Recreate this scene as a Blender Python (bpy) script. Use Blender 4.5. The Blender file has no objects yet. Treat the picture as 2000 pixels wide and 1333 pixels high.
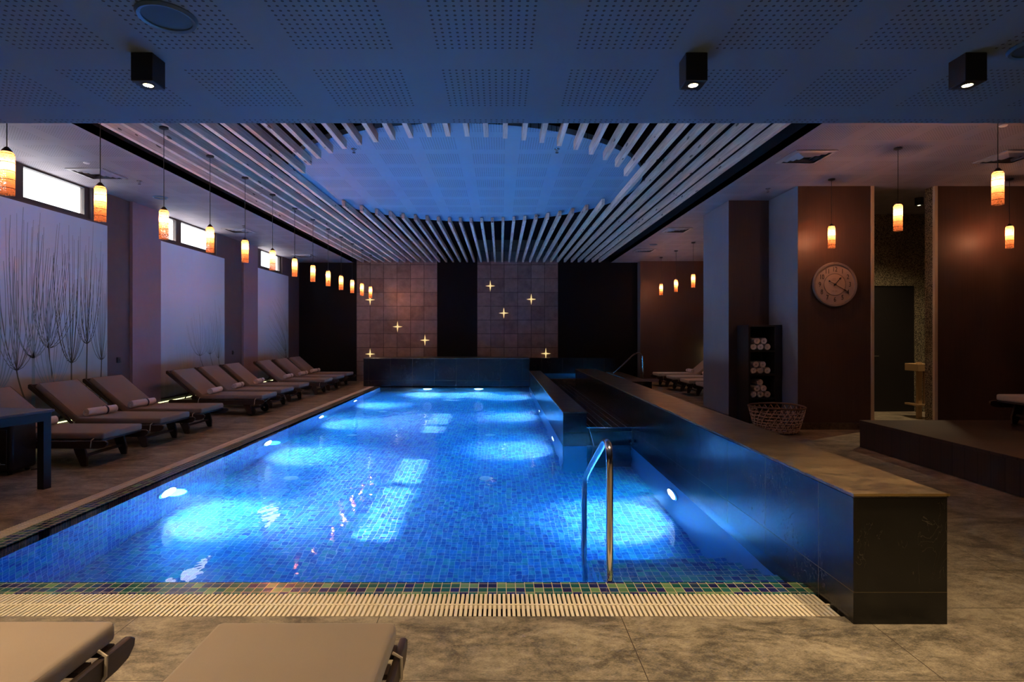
import bpy, bmesh, math, random
from mathutils import Vector, Matrix

# ------------------------------------------------------------ camera, world, sun, exposure
S = bpy.context.scene
COL = S.collection
F_PX = 1090.0          # focal length in pixels of the 2000 px wide frame
CAM_H = 1.4
cam_d = bpy.data.cameras.new('camera')
cam = bpy.data.objects.new('camera', cam_d)
COL.objects.link(cam)
cam.location = (0, 0, CAM_H)
cam.rotation_euler = (math.radians(90), 0, 0)
cam_d.sensor_width = 36.0
cam_d.lens = 36.0 * F_PX / 2000.0
cam_d.shift_x = 23.0 / 2000.0
cam_d.shift_y = -11.5 / 2000.0
cam_d.clip_start = 0.02
cam_d.clip_end = 200
S.camera = cam

S.view_settings.view_transform = 'Standard'
S.view_settings.look = 'None'
S.view_settings.gamma = 1.0
S.view_settings.exposure = 0.0
S.view_settings.use_curve_mapping = False
S.cycles.use_denoising = True
S.cycles.max_bounces = 8
S.cycles.diffuse_bounces = 4
S.cycles.glossy_bounces = 4
S.cycles.transmission_bounces = 6
S.cycles.transparent_max_bounces = 8
S.cycles.volume_bounces = 0
S.cycles.sample_clamp_indirect = 40.0
S.cycles.blur_glossy = 0.5

world = bpy.data.worlds.new('daylight')
S.world = world
world.use_nodes = True
bg = world.node_tree.nodes['Background']
bg.inputs[0].default_value = (0.95, 0.97, 1.0, 1)
bg.inputs[1].default_value = 4.0

SUN_DIR = Vector((math.cos(math.radians(42.4)) * 0.993, -0.118 * math.cos(math.radians(42.4)), -math.sin(math.radians(42.4))))
sun_d = bpy.data.lights.new('sun', 'SUN')
sun_d.energy = 1000.0
sun_d.angle = math.radians(0.8)
sun_d.color = (1.0, 0.93, 0.82)
sun = bpy.data.objects.new('sun', sun_d)
COL.objects.link(sun)
sun.rotation_euler = SUN_DIR.to_track_quat('-Z', 'Y').to_euler()
sun.location = (-12, 10, 9)

# light levels
P_POOL = 200.0
P_BEAM = 520.0
P_PEND = 29.0
P_DOWN = 165.0
C_POOL = (0.015, 0.48, 1.0)
C_PEND = (1.0, 0.45, 0.22)
C_DOWN = (1.0, 0.74, 0.42)

PI = math.pi
CEIL = 3.61           # side ceiling height
LOW = 2.635           # lowered ceiling above the camera
YB = 17.0             # far wall
XL = -6.13            # wall with the murals
XR = 9.5
YF = -3.0

# ------------------------------------------------------------ material helpers
def new_mat(name):
    m = bpy.data.materials.new(name)
    m.use_nodes = True
    nt = m.node_tree
    for n in list(nt.nodes):
        nt.nodes.remove(n)
    out = nt.nodes.new('ShaderNodeOutputMaterial')
    p = nt.nodes.new('ShaderNodeBsdfPrincipled')
    nt.links.new(p.outputs[0], out.inputs[0])
    return m, nt, p, out

def simple(name, col, rough=0.5, metal=0.0, emis=None, es=0.0, spec=0.5):
    m, nt, p, out = new_mat(name)
    p.inputs['Base Color'].default_value = (*col, 1)
    p.inputs['Roughness'].default_value = rough
    p.inputs['Metallic'].default_value = metal
    p.inputs['Specular IOR Level'].default_value = spec
    if emis:
        p.inputs['Emission Color'].default_value = (*emis, 1)
        p.inputs['Emission Strength'].default_value = es
    return m

class G:
    """tiny wrapper for wiring math nodes"""
    def __init__(s, nt): s.nt = nt
    def n(s, t, **k):
        nd = s.nt.nodes.new(t)
        for a, b in k.items(): setattr(nd, a, b)
        return nd
    def put(s, sock, v):
        if hasattr(v, 'links') or hasattr(v, 'is_output'): s.nt.links.new(v, sock)
        elif isinstance(v, (tuple, list)):
            sock.default_value = v if len(v) == len(sock.default_value) else (*v, 1)
        else: sock.default_value = v
    def m(s, op, a, b=0.0, c=0.0):
        nd = s.n('ShaderNodeMath', operation=op)
        s.put(nd.inputs[0], a); s.put(nd.inputs[1], b); s.put(nd.inputs[2], c)
        return nd.outputs[0]
    def obj(s):
        tc = s.n('ShaderNodeTexCoord')
        sp = s.n('ShaderNodeSeparateXYZ')
        s.nt.links.new(tc.outputs['Object'], sp.inputs[0])
        return tc.outputs['Object'], sp.outputs
    def noise(s, vec, scale, detail=4, rough=0.55, dist=0.0):
        nd = s.n('ShaderNodeTexNoise')
        if vec is not None: s.nt.links.new(vec, nd.inputs['Vector'])
        nd.inputs['Scale'].default_value = scale
        nd.inputs['Detail'].default_value = detail
        nd.inputs['Roughness'].default_value = rough
        nd.inputs['Distortion'].default_value = dist
        return nd.outputs['Fac']
    def ramp(s, fac, stops, const=False):
        nd = s.n('ShaderNodeValToRGB')
        if const: nd.color_ramp.interpolation = 'CONSTANT'
        el = nd.color_ramp.elements
        while len(el) < len(stops): el.new(0.5)
        for e, (p, c) in zip(el, stops):
            e.position = p; e.color = (*c, 1) if len(c) == 3 else c
        s.put(nd.inputs[0], fac)
        return nd.outputs[0]
    def mix(s, f, a, b):
        nd = s.n('ShaderNodeMix', data_type='RGBA')
        s.put(nd.inputs[0], f); s.put(nd.inputs[6], a); s.put(nd.inputs[7], b)
        return nd.outputs[2]
    def scale_vec(s, vec, sc):
        nd = s.n('ShaderNodeMapping')
        s.nt.links.new(vec, nd.inputs[0]); nd.inputs['Scale'].default_value = sc
        return nd.outputs[0]
    def comb(s, x, y, z=0.0):
        nd = s.n('ShaderNodeCombineXYZ')
        s.put(nd.inputs[0], x); s.put(nd.inputs[1], y); s.put(nd.inputs[2], z)
        return nd.outputs[0]
    def bump(s, h, strength, dist, p):
        nd = s.n('ShaderNodeBump')
        nd.inputs['Strength'].default_value = strength
        nd.inputs['Distance'].default_value = dist
        s.put(nd.inputs['Height'], h)
        s.nt.links.new(nd.outputs[0], p.inputs['Normal'])
        return nd

def perforated(name, col, px, py):
    """plasterboard with square fields of 14 x 14 round holes every 0.6 m; px, py = centre of one field"""
    m, nt, p, out = new_mat(name); g = G(nt)
    vec, (x, y, z) = g.obj()
    pit = 0.0307
    def axis(c, c0):
        u = g.m('SUBTRACT', g.m('MODULO', g.m('ADD', c, 60.3 - c0), 0.6), 0.3)       # -0.3 .. 0.3 about the field centre
        inside = g.m('LESS_THAN', g.m('ABSOLUTE', u), pit * 7)
        f = g.m('SUBTRACT', g.m('MODULO', g.m('ADD', u, pit * 20), pit), pit / 2)
        return inside, f
    ix, fx = axis(x, px); iy, fy = axis(y, py)
    r = g.m('SQRT', g.m('ADD', g.m('MULTIPLY', fx, fx), g.m('MULTIPLY', fy, fy)))
    hole = g.m('MULTIPLY', g.m('LESS_THAN', r, 0.0060), g.m('MULTIPLY', ix, iy))
    n = g.noise(vec, 1.3, 5)
    base = g.mix(n, tuple(c * 0.88 for c in col), tuple(min(1, c * 1.1) for c in col))
    nt.links.new(g.mix(g.m("MULTIPLY", hole, 0.88), base, (0.012, 0.012, 0.014)), p.inputs['Base Color'])
    p.inputs['Roughness'].default_value = 0.62
    p.inputs['Specular IOR Level'].default_value = 0.35
    h = g.m('SUBTRACT', g.m('MULTIPLY', g.noise(vec, 40, 2), 0.15), hole)
    g.bump(h, 0.6, 0.004, p)
    return m

def mosaic(name, ax, pal, grout, rough=0.12, pit=0.0515, off=(0.0, 0.0)):
    """small square glass tiles, one colour per tile, laid on the plane of the two axes ax"""
    m, nt, p, out = new_mat(name); g = G(nt)
    vec, s = g.obj()
    idx = {'x': 0, 'y': 1, 'z': 2}
    u = g.m('DIVIDE', g.m('ADD', s[idx[ax[0]]], 20.0 + off[0]), pit)
    v = g.m('DIVIDE', g.m('ADD', s[idx[ax[1]]], 20.0 + off[1]), pit)
    fu = g.m('FLOOR', u); fv = g.m('FLOOR', v)
    wn = g.n('ShaderNodeTexWhiteNoise', noise_dimensions='2D')
    nt.links.new(g.comb(fu, fv), wn.inputs['Vector'])
    col = g.ramp(wn.outputs['Value'], pal, const=True)
    wn2 = g.n('ShaderNodeTexWhiteNoise', noise_dimensions='2D')
    nt.links.new(g.comb(g.m('ADD', fu, 7.3), fv), wn2.inputs['Vector'])
    hs = g.n('ShaderNodeHueSaturation')
    nt.links.new(col, hs.inputs['Color'])
    nt.links.new(g.m('ADD', g.m('MULTIPLY', wn2.outputs['Value'], 0.35), 0.82), hs.inputs['Value'])
    eu = g.m('ABSOLUTE', g.m('SUBTRACT', g.m('FRACT', u), 0.5))
    ev = g.m('ABSOLUTE', g.m('SUBTRACT', g.m('FRACT', v), 0.5))
    gr = g.m('GREATER_THAN', g.m('MAXIMUM', eu, ev), 0.462)
    nt.links.new(g.mix(gr, hs.outputs[0], grout), p.inputs['Base Color'])
    nt.links.new(g.m('ADD', g.m('MULTIPLY', gr, 0.5), rough), p.inputs['Roughness'])
    g.bump(g.m('SUBTRACT', 1.0, gr), 0.4, 0.002, p)
    return m

POOL_PAL = [(0.0, (0.01, 0.13, 0.48)), (0.26, (0.02, 0.30, 0.48)), (0.46, (0.02, 0.23, 0.58)),
            (0.66, (0.015, 0.06, 0.38)), (0.76, (0.06, 0.42, 0.44)), (0.9, (0.02, 0.20, 0.52))]
LIP_PAL = [(0.0, (0.012, 0.016, 0.11)), (0.24, (0.012, 0.085, 0.075)), (0.62, (0.015, 0.045, 0.12)),
           (0.74, (0.11, 0.22, 0.10)), (0.95, (0.02, 0.10, 0.09))]
DARK_PAL = [(0.0, (0.006, 0.009, 0.02)), (0.4, (0.009, 0.014, 0.018)), (0.75, (0.004, 0.006, 0.014))]
M = {}
M['mosaic_floor'] = mosaic('pool mosaic floor', 'xy', POOL_PAL, (0.62, 0.70, 0.74), rough=0.5, off=(0.01, 0))
M['mosaic_yz'] = mosaic('pool mosaic side', 'yz', POOL_PAL, (0.62, 0.70, 0.74), rough=0.5)
M['mosaic_xz'] = mosaic('pool mosaic end', 'xz', POOL_PAL, (0.62, 0.70, 0.74), rough=0.5)
M['lip'] = mosaic('edge mosaic', 'xy', LIP_PAL, (0.52, 0.40, 0.24), rough=0.18, off=(0.0, -0.027))
M['dark_mosaic'] = mosaic('channel mosaic', 'xy', DARK_PAL, (0.09, 0.12, 0.15), rough=0.15, pit=0.095)

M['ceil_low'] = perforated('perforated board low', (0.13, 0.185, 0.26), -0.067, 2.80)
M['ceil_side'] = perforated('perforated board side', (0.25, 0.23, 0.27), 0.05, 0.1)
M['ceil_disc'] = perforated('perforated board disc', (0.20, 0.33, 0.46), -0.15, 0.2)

def stone_floor(name, light, dark, jx, jy, wx=1.2, wy=0.6, rough=0.42, bump=0.35, nscale=1.0):
    m, nt, p, out = new_mat(name); g = G(nt)
    vec, (x, y, z) = g.obj()
    n1 = g.noise(g.scale_vec(vec, (1.0, 1.7, 1.0)), 2.6 * nscale, 9, 0.74, 0.5)
    n2 = g.noise(g.scale_vec(vec, (1.0, 1.6, 1.0)), 16 * nscale, 7, 0.78)
    n3 = g.noise(g.scale_vec(vec, (1, 3, 1)), 90, 3, 0.7)
    f = g.m('ADD', g.m('MULTIPLY', n1, 0.52), g.m('ADD', g.m('MULTIPLY', n2, 0.32), g.m('MULTIPLY', n3, 0.22)))
    c = g.ramp(f, [(0.46, dark), (0.53, tuple(a * 0.45 + b * 0.55 for a, b in zip(light, dark))), (0.61, light)])
    gx = g.m('LESS_THAN', g.m('ABSOLUTE', g.m('SUBTRACT', g.m('MODULO', g.m('ADD', x, 60 * wx - jx + wx / 2), wx), wx / 2)), 0.0022)
    gy = g.m('LESS_THAN', g.m('ABSOLUTE', g.m('SUBTRACT', g.m('MODULO', g.m('ADD', y, 60 * wy - jy + wy / 2), wy), wy / 2)), 0.0022)
    gr = g.m('MAXIMUM', gx, gy)
    nt.links.new(g.mix(gr, c, (0.05, 0.035, 0.025)), p.inputs['Base Color'])
    nt.links.new(g.m('ADD', g.m('MULTIPLY', n2, 0.35), rough - 0.15), p.inputs['Roughness'])
    h = g.m('SUBTRACT', g.m('ADD', g.m('MULTIPLY', n2, 1.0), g.m('MULTIPLY', n3, 0.5)), g.m('MULTIPLY', gr, 0.8))
    g.bump(h, bump, 0.006, p)
    return m
M['floor'] = stone_floor('beige slate tile', (0.34, 0.28, 0.20), (0.070, 0.056, 0.042), 0.6, 2.26 - 0.0, rough=0.5)
M['top_slate'] = stone_floor('brown slate slab', (0.15, 0.105, 0.058), (0.018, 0.014, 0.011), 5.0, 2.7 + 0.62, wx=9.0, wy=0.62 * 2, rough=0.32)

def black_stone(name, ax):
    m, nt, p, out = new_mat(name); g = G(nt)
    vec, s = g.obj()
    i = {'x': 0, 'y': 1, 'z': 2}[ax]
    n1 = g.noise(vec, 6, 8, 0.7, 0.4)
    n2 = g.noise(g.scale_vec(vec, (1, 1, 0.35)), 34, 5, 0.7, 1.2)
    mv = g.noise(g.scale_vec(vec, (1, 1, 1)), 2.3, 2, 0.5)
    wv = g.n('ShaderNodeTexNoise'); wv.inputs['Scale'].default_value = 9; wv.inputs['Detail'].default_value = 3; wv.inputs['Distortion'].default_value = 2.5
    nt.links.new(g.scale_vec(vec, (1, 1, 0.5)), wv.inputs['Vector'])
    line = g.m('LESS_THAN', g.m('ABSOLUTE', g.m('SUBTRACT', wv.outputs['Fac'], 0.5)), 0.006)
    scratch = g.m('MAXIMUM', g.m('GREATER_THAN', n2, 0.70), g.m('MULTIPLY', line, g.m('GREATER_THAN', mv, 0.52)))
    c = g.ramp(n1, [(0.35, (0.005, 0.0045, 0.004)), (0.62, (0.012, 0.010, 0.008)), (0.8, (0.03, 0.024, 0.018))])
    c = g.mix(g.m('MULTIPLY', scratch, 0.5), c, (0.12, 0.10, 0.07))
    j = g.m('LESS_THAN', g.m('ABSOLUTE', g.m('SUBTRACT', g.m('MODULO', g.m('ADD', s[i], 60.3 - 2.7 + 0.0), 0.6), 0.3)), 0.0018)
    jz = g.m('LESS_THAN', g.m('ABSOLUTE', g.m('SUBTRACT', s[2], 0.155)), 0.0018)
    jj = g.m('MAXIMUM', j, jz)
    nt.links.new(g.mix(jj, c, (0.10, 0.075, 0.04)), p.inputs['Base Color'])
    nt.links.new(g.m('ADD', g.m('MULTIPLY', n1, 0.22), 0.10), p.inputs['Roughness'])
    h = g.m('SUBTRACT', g.m('MULTIPLY', n1, 0.6), g.m('MULTIPLY', jj, 0.6))
    g.bump(h, 0.12, 0.01, p)
    return m
M['black_y'] = black_stone('black polished stone side', 'y')
M['black_x'] = black_stone('black polished stone front', 'x')

def wallpaper(name, a, b, rough=0.6, spec=0.3, sc=(60, 60, 0.6)):
    m, nt, p, out = new_mat(name); g = G(nt)
    vec, s = g.obj()
    n = g.noise(g.scale_vec(vec, sc), 3, 3, 0.6)
    nt.links.new(g.mix(n, a, b), p.inputs['Base Color'])
    p.inputs['Roughness'].default_value = rough
    p.inputs['Specular IOR Level'].default_value = spec
    g.bump(n, 0.15, 0.003, p)
    return m
M['brown_paper'] = wallpaper('brown ribbed wall covering', (0.060, 0.036, 0.031), (0.105, 0.064, 0.054), 0.5)
M['taupe'] = wallpaper('dark taupe paint', (0.085, 0.07, 0.078), (0.11, 0.09, 0.10), sc=(2, 2, 2))
M['mauve'] = wallpaper('mauve paint', (0.22, 0.17, 0.21), (0.26, 0.20, 0.245), sc=(2, 2, 1))
M['black_wall'] = wallpaper('black wall covering', (0.005, 0.005, 0.006), (0.009, 0.008, 0.009), 0.7, spec=0.12)
M['void'] = simple('black void paint', (0.006, 0.006, 0.009), 0.9, spec=0.1)
M['fascia'] = simple('dark fascia paint', (0.012, 0.012, 0.016), 0.7, spec=0.2)
M['cream_trim'] = simple('cream trim', (0.62, 0.50, 0.36), 0.5)
M['grey_paint'] = wallpaper('grey paint', (0.15, 0.15, 0.19), (0.18, 0.18, 0.22), sc=(2, 2, 1))

def pine(name, a, b, c):
    m, nt, p, out = new_mat(name); g = G(nt)
    vec, s = g.obj()
    oi = g.n('ShaderNodeObjectInfo')
    sh = g.n('ShaderNodeVectorMath', operation='ADD')
    nt.links.new(vec, sh.inputs[0]); nt.links.new(g.comb(g.m('MULTIPLY', oi.outputs['Random'], 30), g.m('MULTIPLY', oi.outputs['Random'], 11)), sh.inputs[1])
    v = sh.outputs[0]
    grain = g.noise(g.scale_vec(v, (18, 0.7, 18)), 3.0, 6, 0.6, 0.6)
    kn = g.n('ShaderNodeTexVoronoi'); kn.inputs['Scale'].default_value = 1.0
    nt.links.new(g.scale_vec(v, (9, 2.4, 9)), kn.inputs['Vector'])
    knot = g.m('LESS_THAN', kn.outputs['Distance'], 0.13)
    col = g.ramp(grain, [(0.3, a), (0.62, b)])
    tint = g.m('ADD', g.m('MULTIPLY', oi.outputs['Random'], 0.35), 0.78)
    hs = g.n('ShaderNodeHueSaturation'); nt.links.new(col, hs.inputs['Color']); nt.links.new(tint, hs.inputs['Value'])
    nt.links.new(g.mix(g.m('MULTIPLY', knot, 0.85), hs.outputs[0], c), p.inputs['Base Color'])
    p.inputs['Roughness'].default_value = 0.55
    return m
M['pine'] = pine('raw pine', (0.48, 0.35, 0.28), (0.82, 0.66, 0.56), (0.06, 0.03, 0.02))

def dark_wood(name, a, b, ax=(3, 30, 30), rough=0.45):
    m, nt, p, out = new_mat(name); g = G(nt)
    vec, s = g.obj()
    n = g.noise(g.scale_vec(vec, ax), 2, 6, 0.6, 0.4)
    nt.links.new(g.mix(n, a, b), p.inputs['Base Color'])
    p.inputs['Roughness'].default_value = rough
    g.bump(n, 0.1, 0.003, p)
    return m
M['dark_wood'] = dark_wood('dark stained wood', (0.018, 0.010, 0.008), (0.05, 0.028, 0.02))
M['oak'] = dark_wood('light timber', (0.30, 0.19, 0.09), (0.45, 0.30, 0.15))
M['rack_wood'] = dark_wood('black shelf board', (0.010, 0.008, 0.009), (0.02, 0.015, 0.016), rough=0.35)
M['table_top'] = dark_wood('table laminate', (0.06, 0.05, 0.055), (0.10, 0.085, 0.09), rough=0.35)

def boards(name, ax, w, a, b, rough=0.45):
    """boards of width w stacked along axis ax"""
    m, nt, p, out = new_mat(name); g = G(nt)
    vec, s = g.obj()
    i = {'x': 0, 'y': 1, 'z': 2}[ax]
    u = g.m('DIVIDE', g.m('ADD', s[i], 30), w)
    wn = g.n('ShaderNodeTexWhiteNoise', noise_dimensions='1D')
    nt.links.new(g.m('FLOOR', u), wn.inputs['W'])
    gap = g.m('GREATER_THAN', g.m('ABSOLUTE', g.m('SUBTRACT', g.m('FRACT', u), 0.5)), 0.47)
    gr = g.m('PINGPONG', g.m('FRACT', g.m('MULTIPLY', u, 9.0)), 0.5)
    sc = (30, 30, 1.2) if ax != 'z' else (1.2, 1.2, 30)
    n = g.noise(g.scale_vec(vec, sc), 2, 4)
    f = g.m('ADD', g.m('MULTIPLY', wn.outputs['Value'], 0.55), g.m('MULTIPLY', n, 0.45))
    nt.links.new(g.mix(gap, g.mix(f, a, b), (0.004, 0.003, 0.003)), p.inputs['Base Color'])
    p.inputs['Roughness'].default_value = rough
    g.bump(g.m('SUBTRACT', g.m('MULTIPLY', gr, 0.3), gap), 0.5, 0.004, p)
    return m
M['deck_top'] = boards('deck boards', 'y', 0.14, (0.030, 0.017, 0.013), (0.060, 0.034, 0.026))
M['deck_side'] = boards('deck cladding', 'y', 0.145, (0.022, 0.013, 0.011), (0.045, 0.027, 0.024))
M['deck_end'] = boards('deck end cladding', 'x', 0.145, (0.022, 0.013, 0.011), (0.045, 0.027, 0.024))

def fabric(name, a, b, sc=450, rough=0.85, sheen=0.2):
    m, nt, p, out = new_mat(name); g = G(nt)
    vec, s = g.obj()
    n = g.noise(vec, sc, 2)
    n2 = g.noise(vec, 4, 3)
    nt.links.new(g.mix(g.m('ADD', g.m('MULTIPLY', n, 0.5), g.m('MULTIPLY', n2, 0.5)), a, b), p.inputs['Base Color'])
    p.inputs['Roughness'].default_value = rough
    p.inputs['Sheen Weight'].default_value = sheen
    g.bump(g.m('ADD', n, g.m('MULTIPLY', n2, 3.0)), 0.25, 0.004, p)
    return m
M['cushion'] = fabric('taupe outdoor fabric', (0.18, 0.13, 0.095), (0.24, 0.175, 0.13))
M['cushion_pale'] = fabric('beige outdoor fabric', (0.42, 0.34, 0.26), (0.50, 0.42, 0.33))
M['towel'] = fabric('white terry', (0.60, 0.52, 0.50), (0.82, 0.75, 0.72), 220, 0.95, 0.6)
M['band'] = simple('dark ribbon', (0.015, 0.018, 0.05), 0.5)
M['tie'] = simple('cream cotton tie', (0.42, 0.35, 0.28), 0.8)
M['steel'] = simple('polished steel', (0.72, 0.71, 0.69), 0.12, 1.0)
M['brass'] = simple('brass', (0.80, 0.58, 0.25), 0.25, 1.0)
M['brass_added_glow'] = simple('gilded metal with added glow', (0.85, 0.66, 0.32), 0.35, 0.8, emis=(1.0, 0.74, 0.32), es=0.9)  # emission put in so the stars show on the dark wall; they are no lamps
M['black_metal'] = simple('black powder coat', (0.012, 0.012, 0.013), 0.45)
M['rubber'] = simple('black rubber', (0.012, 0.010, 0.010), 0.6)
M['window_frame'] = simple('dark aluminium frame', (0.05, 0.042, 0.042), 0.45)
M['grate'] = simple('cream plastic grate', (0.72, 0.63, 0.48), 0.45)
M['channel_dark'] = simple('dark gutter', (0.06, 0.045, 0.03), 0.8)
M['speaker_grille'] = simple('blue grey speaker mesh', (0.03, 0.07, 0.12), 0.5)
M['speaker_ring'] = simple('painted ring', (0.08, 0.18, 0.32), 0.35)
M['diffuser'] = simple('painted metal diffuser', (0.30, 0.28, 0.31), 0.4, spec=0.5)
M['diffuser_dark'] = simple('diffuser recess', (0.01, 0.01, 0.012), 0.8)
M['white_plastic'] = simple('white plastic', (0.70, 0.70, 0.70), 0.4)
M['socket'] = simple('black plastic', (0.01, 0.01, 0.011), 0.35)
M['downlight_lens'] = simple('lit lens', (0.9, 0.8, 0.6), 0.3, emis=(1.0, 0.80, 0.45), es=14.0)
M['pool_lens'] = simple('lit pool lens', (0.8, 0.9, 1), 0.3, emis=(0.80, 0.92, 1.0), es=7.0)
M['clock_face'] = simple('aged clock face', (0.36, 0.27, 0.24), 0.7)
M['clock_inner'] = simple('aged clock centre', (0.44, 0.32, 0.27), 0.7)
M['clock_rim'] = simple('aged clock rim', (0.22, 0.17, 0.16), 0.5)
M['ink'] = simple('dark ink', (0.015, 0.014, 0.018), 0.6)
M['cane'] = simple('woven cane', (0.55, 0.34, 0.22), 0.6)
M['cane_dark'] = simple('dark woven cane', (0.16, 0.09, 0.055), 0.6)
M['silver'] = simple('silver lettering', (0.7, 0.7, 0.7), 0.3, 1.0)
M['black_door'] = simple('black door', (0.006, 0.005, 0.005), 0.5)
M['led'] = simple('lit strip', (0.9, 0.9, 0.6), 0.4, emis=(0.85, 0.85, 0.40), es=2.5)
M['sconce_glow'] = simple('lit sconce', (0.9, 0.9, 0.6), 0.4, emis=(0.95, 0.9, 0.5), es=12.0)

# pebble dash
m, nt, p, out = new_mat('pebble dash'); g = G(nt)
vec, s_ = g.obj()
vo = g.n('ShaderNodeTexVoronoi'); vo.inputs['Scale'].default_value = 75
nt.links.new(vec, vo.inputs['Vector'])
nn = g.noise(vec, 2.5, 4)
f = g.m('ADD', g.m('MULTIPLY', vo.outputs['Distance'], 1.0), g.m('MULTIPLY', nn, 0.35))
nt.links.new(g.ramp(f, [(0.25, (0.50, 0.43, 0.27)), (0.62, (0.24, 0.20, 0.12)), (0.85, (0.05, 0.04, 0.03))]), p.inputs['Base Color'])
p.inputs['Roughness'].default_value = 0.8
g.bump(g.m('SUBTRACT', 1.0, vo.outputs['Distance']), 0.8, 0.02, p)
M['pebble'] = m

# patinated square wall tiles, 0.41 m
def wall_tiles(name, x0):
    m, nt, p, out = new_mat(name); g = G(nt)
    vec, (x, y, z) = g.obj()
    u = g.m('DIVIDE', g.m('ADD', g.m('SUBTRACT', x, x0), 4.1), 0.41)
    v = g.m('DIVIDE', g.m('ADD', z, 4.02), 0.42)
    wn = g.n('ShaderNodeTexWhiteNoise', noise_dimensions='2D')
    nt.links.new(g.comb(g.m('FLOOR', u), g.m('FLOOR', v)), wn.inputs['Vector'])
    eu = g.m('ABSOLUTE', g.m('SUBTRACT', g.m('FRACT', u), 0.5))
    ev = g.m('ABSOLUTE', g.m('SUBTRACT', g.m('FRACT', v), 0.5))
    edge = g.m('MAXIMUM', eu, ev)
    gr = g.m('GREATER_THAN', edge, 0.488)
    worn = g.m('MULTIPLY', g.m('GREATER_THAN', g.m('ADD', edge, g.m('MULTIPLY', g.noise(vec, 12, 5), 0.12)), 0.53), 0.45)
    n = g.noise(vec, 5, 6, 0.65)
    f = g.m('ADD', g.m('MULTIPLY', wn.outputs['Value'], 0.3), g.m('MULTIPLY', n, 0.7))
    c = g.ramp(f, [(0.25, (0.13, 0.085, 0.075)), (0.55, (0.24, 0.17, 0.15)), (0.8, (0.34, 0.25, 0.21))])
    c = g.mix(worn, c, (0.10, 0.065, 0.055))
    nt.links.new(g.mix(gr, c, (0.05, 0.035, 0.03)), p.inputs['Base Color'])
    nt.links.new(g.m('ADD', g.m('MULTIPLY', n, 0.3), 0.22), p.inputs['Roughness'])
    p.inputs['Metallic'].default_value = 0.15
    g.bump(g.m('SUBTRACT', g.m('MULTIPLY', n, 0.3), gr), 0.25, 0.006, p)
    return m
M['tiles_a'] = wall_tiles('bronze wall tiles left', -4.37)
M['tiles_b'] = wall_tiles('bronze wall tiles right', -0.70)

# water: closed body with refraction, blue absorption and small ripples
def water_mat(name, tint, dens, scat=0.13, bump=0.05, scale=1.6):
    m = bpy.data.materials.new(name); m.use_nodes = True
    nt = m.node_tree
    for n in list(nt.nodes): nt.nodes.remove(n)
    g = G(nt)
    out = g.n('ShaderNodeOutputMaterial')
    gl = g.n('ShaderNodeBsdfGlass')
    gl.inputs['IOR'].default_value = 1.33
    gl.inputs['Roughness'].default_value = 0.0
    gl.inputs['Color'].default_value = (1, 1, 1, 1)
    vec, s = g.obj()
    n1 = g.noise(g.scale_vec(vec, (1.0, 0.55, 1)), scale, 2, 0.5, 0.4)
    n2 = g.noise(vec, scale * 4.5, 2, 0.5)
    h = g.m('ADD', n1, g.m('MULTIPLY', n2, 0.10))
    b = g.n('ShaderNodeBump'); b.inputs['Strength'].default_value = bump; b.inputs['Distance'].default_value = 0.30
    nt.links.new(h, b.inputs['Height']); nt.links.new(b.outputs[0], gl.inputs['Normal'])
    # a few per cent of the light crosses the surface unbent
    tr = g.n('ShaderNodeBsdfTransparent'); mx = g.n('ShaderNodeMixShader'); mx.inputs[0].default_value = 0.025
    nt.links.new(gl.outputs[0], mx.inputs[1]); nt.links.new(tr.outputs[0], mx.inputs[2])
    nt.links.new(mx.outputs[0], out.inputs[0])
    va = g.n('ShaderNodeVolumeAbsorption')
    va.inputs['Color'].default_value = (*tint, 1); va.inputs['Density'].default_value = dens
    vs = g.n('ShaderNodeVolumeScatter')
    vs.inputs['Color'].default_value = (0.55, 0.8, 1.0, 1); vs.inputs['Density'].default_value = scat; vs.inputs['Anisotropy'].default_value = 0.25
    ad = g.n('ShaderNodeAddShader')
    nt.links.new(va.outputs[0], ad.inputs[0]); nt.links.new(vs.outputs[0], ad.inputs[1])
    nt.links.new(ad.outputs[0], out.inputs['Volume'])
    return m
M['water'] = water_mat('pool water', (0.04, 0.55, 0.95), 0.27)

# pane of window glass: clear with a faint reflection
m = bpy.data.materials.new('window glass'); m.use_nodes = True
nt = m.node_tree
for n in list(nt.nodes): nt.nodes.remove(n)
g = G(nt); out = g.n('ShaderNodeOutputMaterial'); tr = g.n('ShaderNodeBsdfTransparent'); gs = g.n('ShaderNodeBsdfGlossy')
gs.inputs['Roughness'].default_value = 0.02
mx = g.n('ShaderNodeMixShader'); mx.inputs[0].default_value = 0.06
nt.links.new(tr.outputs[0], mx.inputs[1]); nt.links.new(gs.outputs[0], mx.inputs[2]); nt.links.new(mx.outputs[0], out.inputs[0])
M['glass'] = m

# carved shade of the pendants: translucent body, open piercings, dark ring lines
m = bpy.data.materials.new('pierced shade'); m.use_nodes = True
nt = m.node_tree
for n in list(nt.nodes): nt.nodes.remove(n)
g = G(nt); out = g.n('ShaderNodeOutputMaterial')
vec, s_ = g.obj()
tl = g.n('ShaderNodeBsdfTranslucent'); tl.inputs[0].default_value = (0.24, 0.105, 0.045, 1)
df = g.n('ShaderNodeBsdfDiffuse'); df.inputs[0].default_value = (0.30, 0.14, 0.07, 1)
m1 = g.n('ShaderNodeMixShader'); m1.inputs[0].default_value = 0.3
nt.links.new(tl.outputs[0], m1.inputs[1]); nt.links.new(df.outputs[0], m1.inputs[2])
tr = g.n('ShaderNodeBsdfTransparent')
vn = g.noise(g.scale_vec(vec, (1, 1, 1.4)), 95, 1, 0.4, 1.5)
hole = g.m('GREATER_THAN', vn, 0.53)
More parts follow.
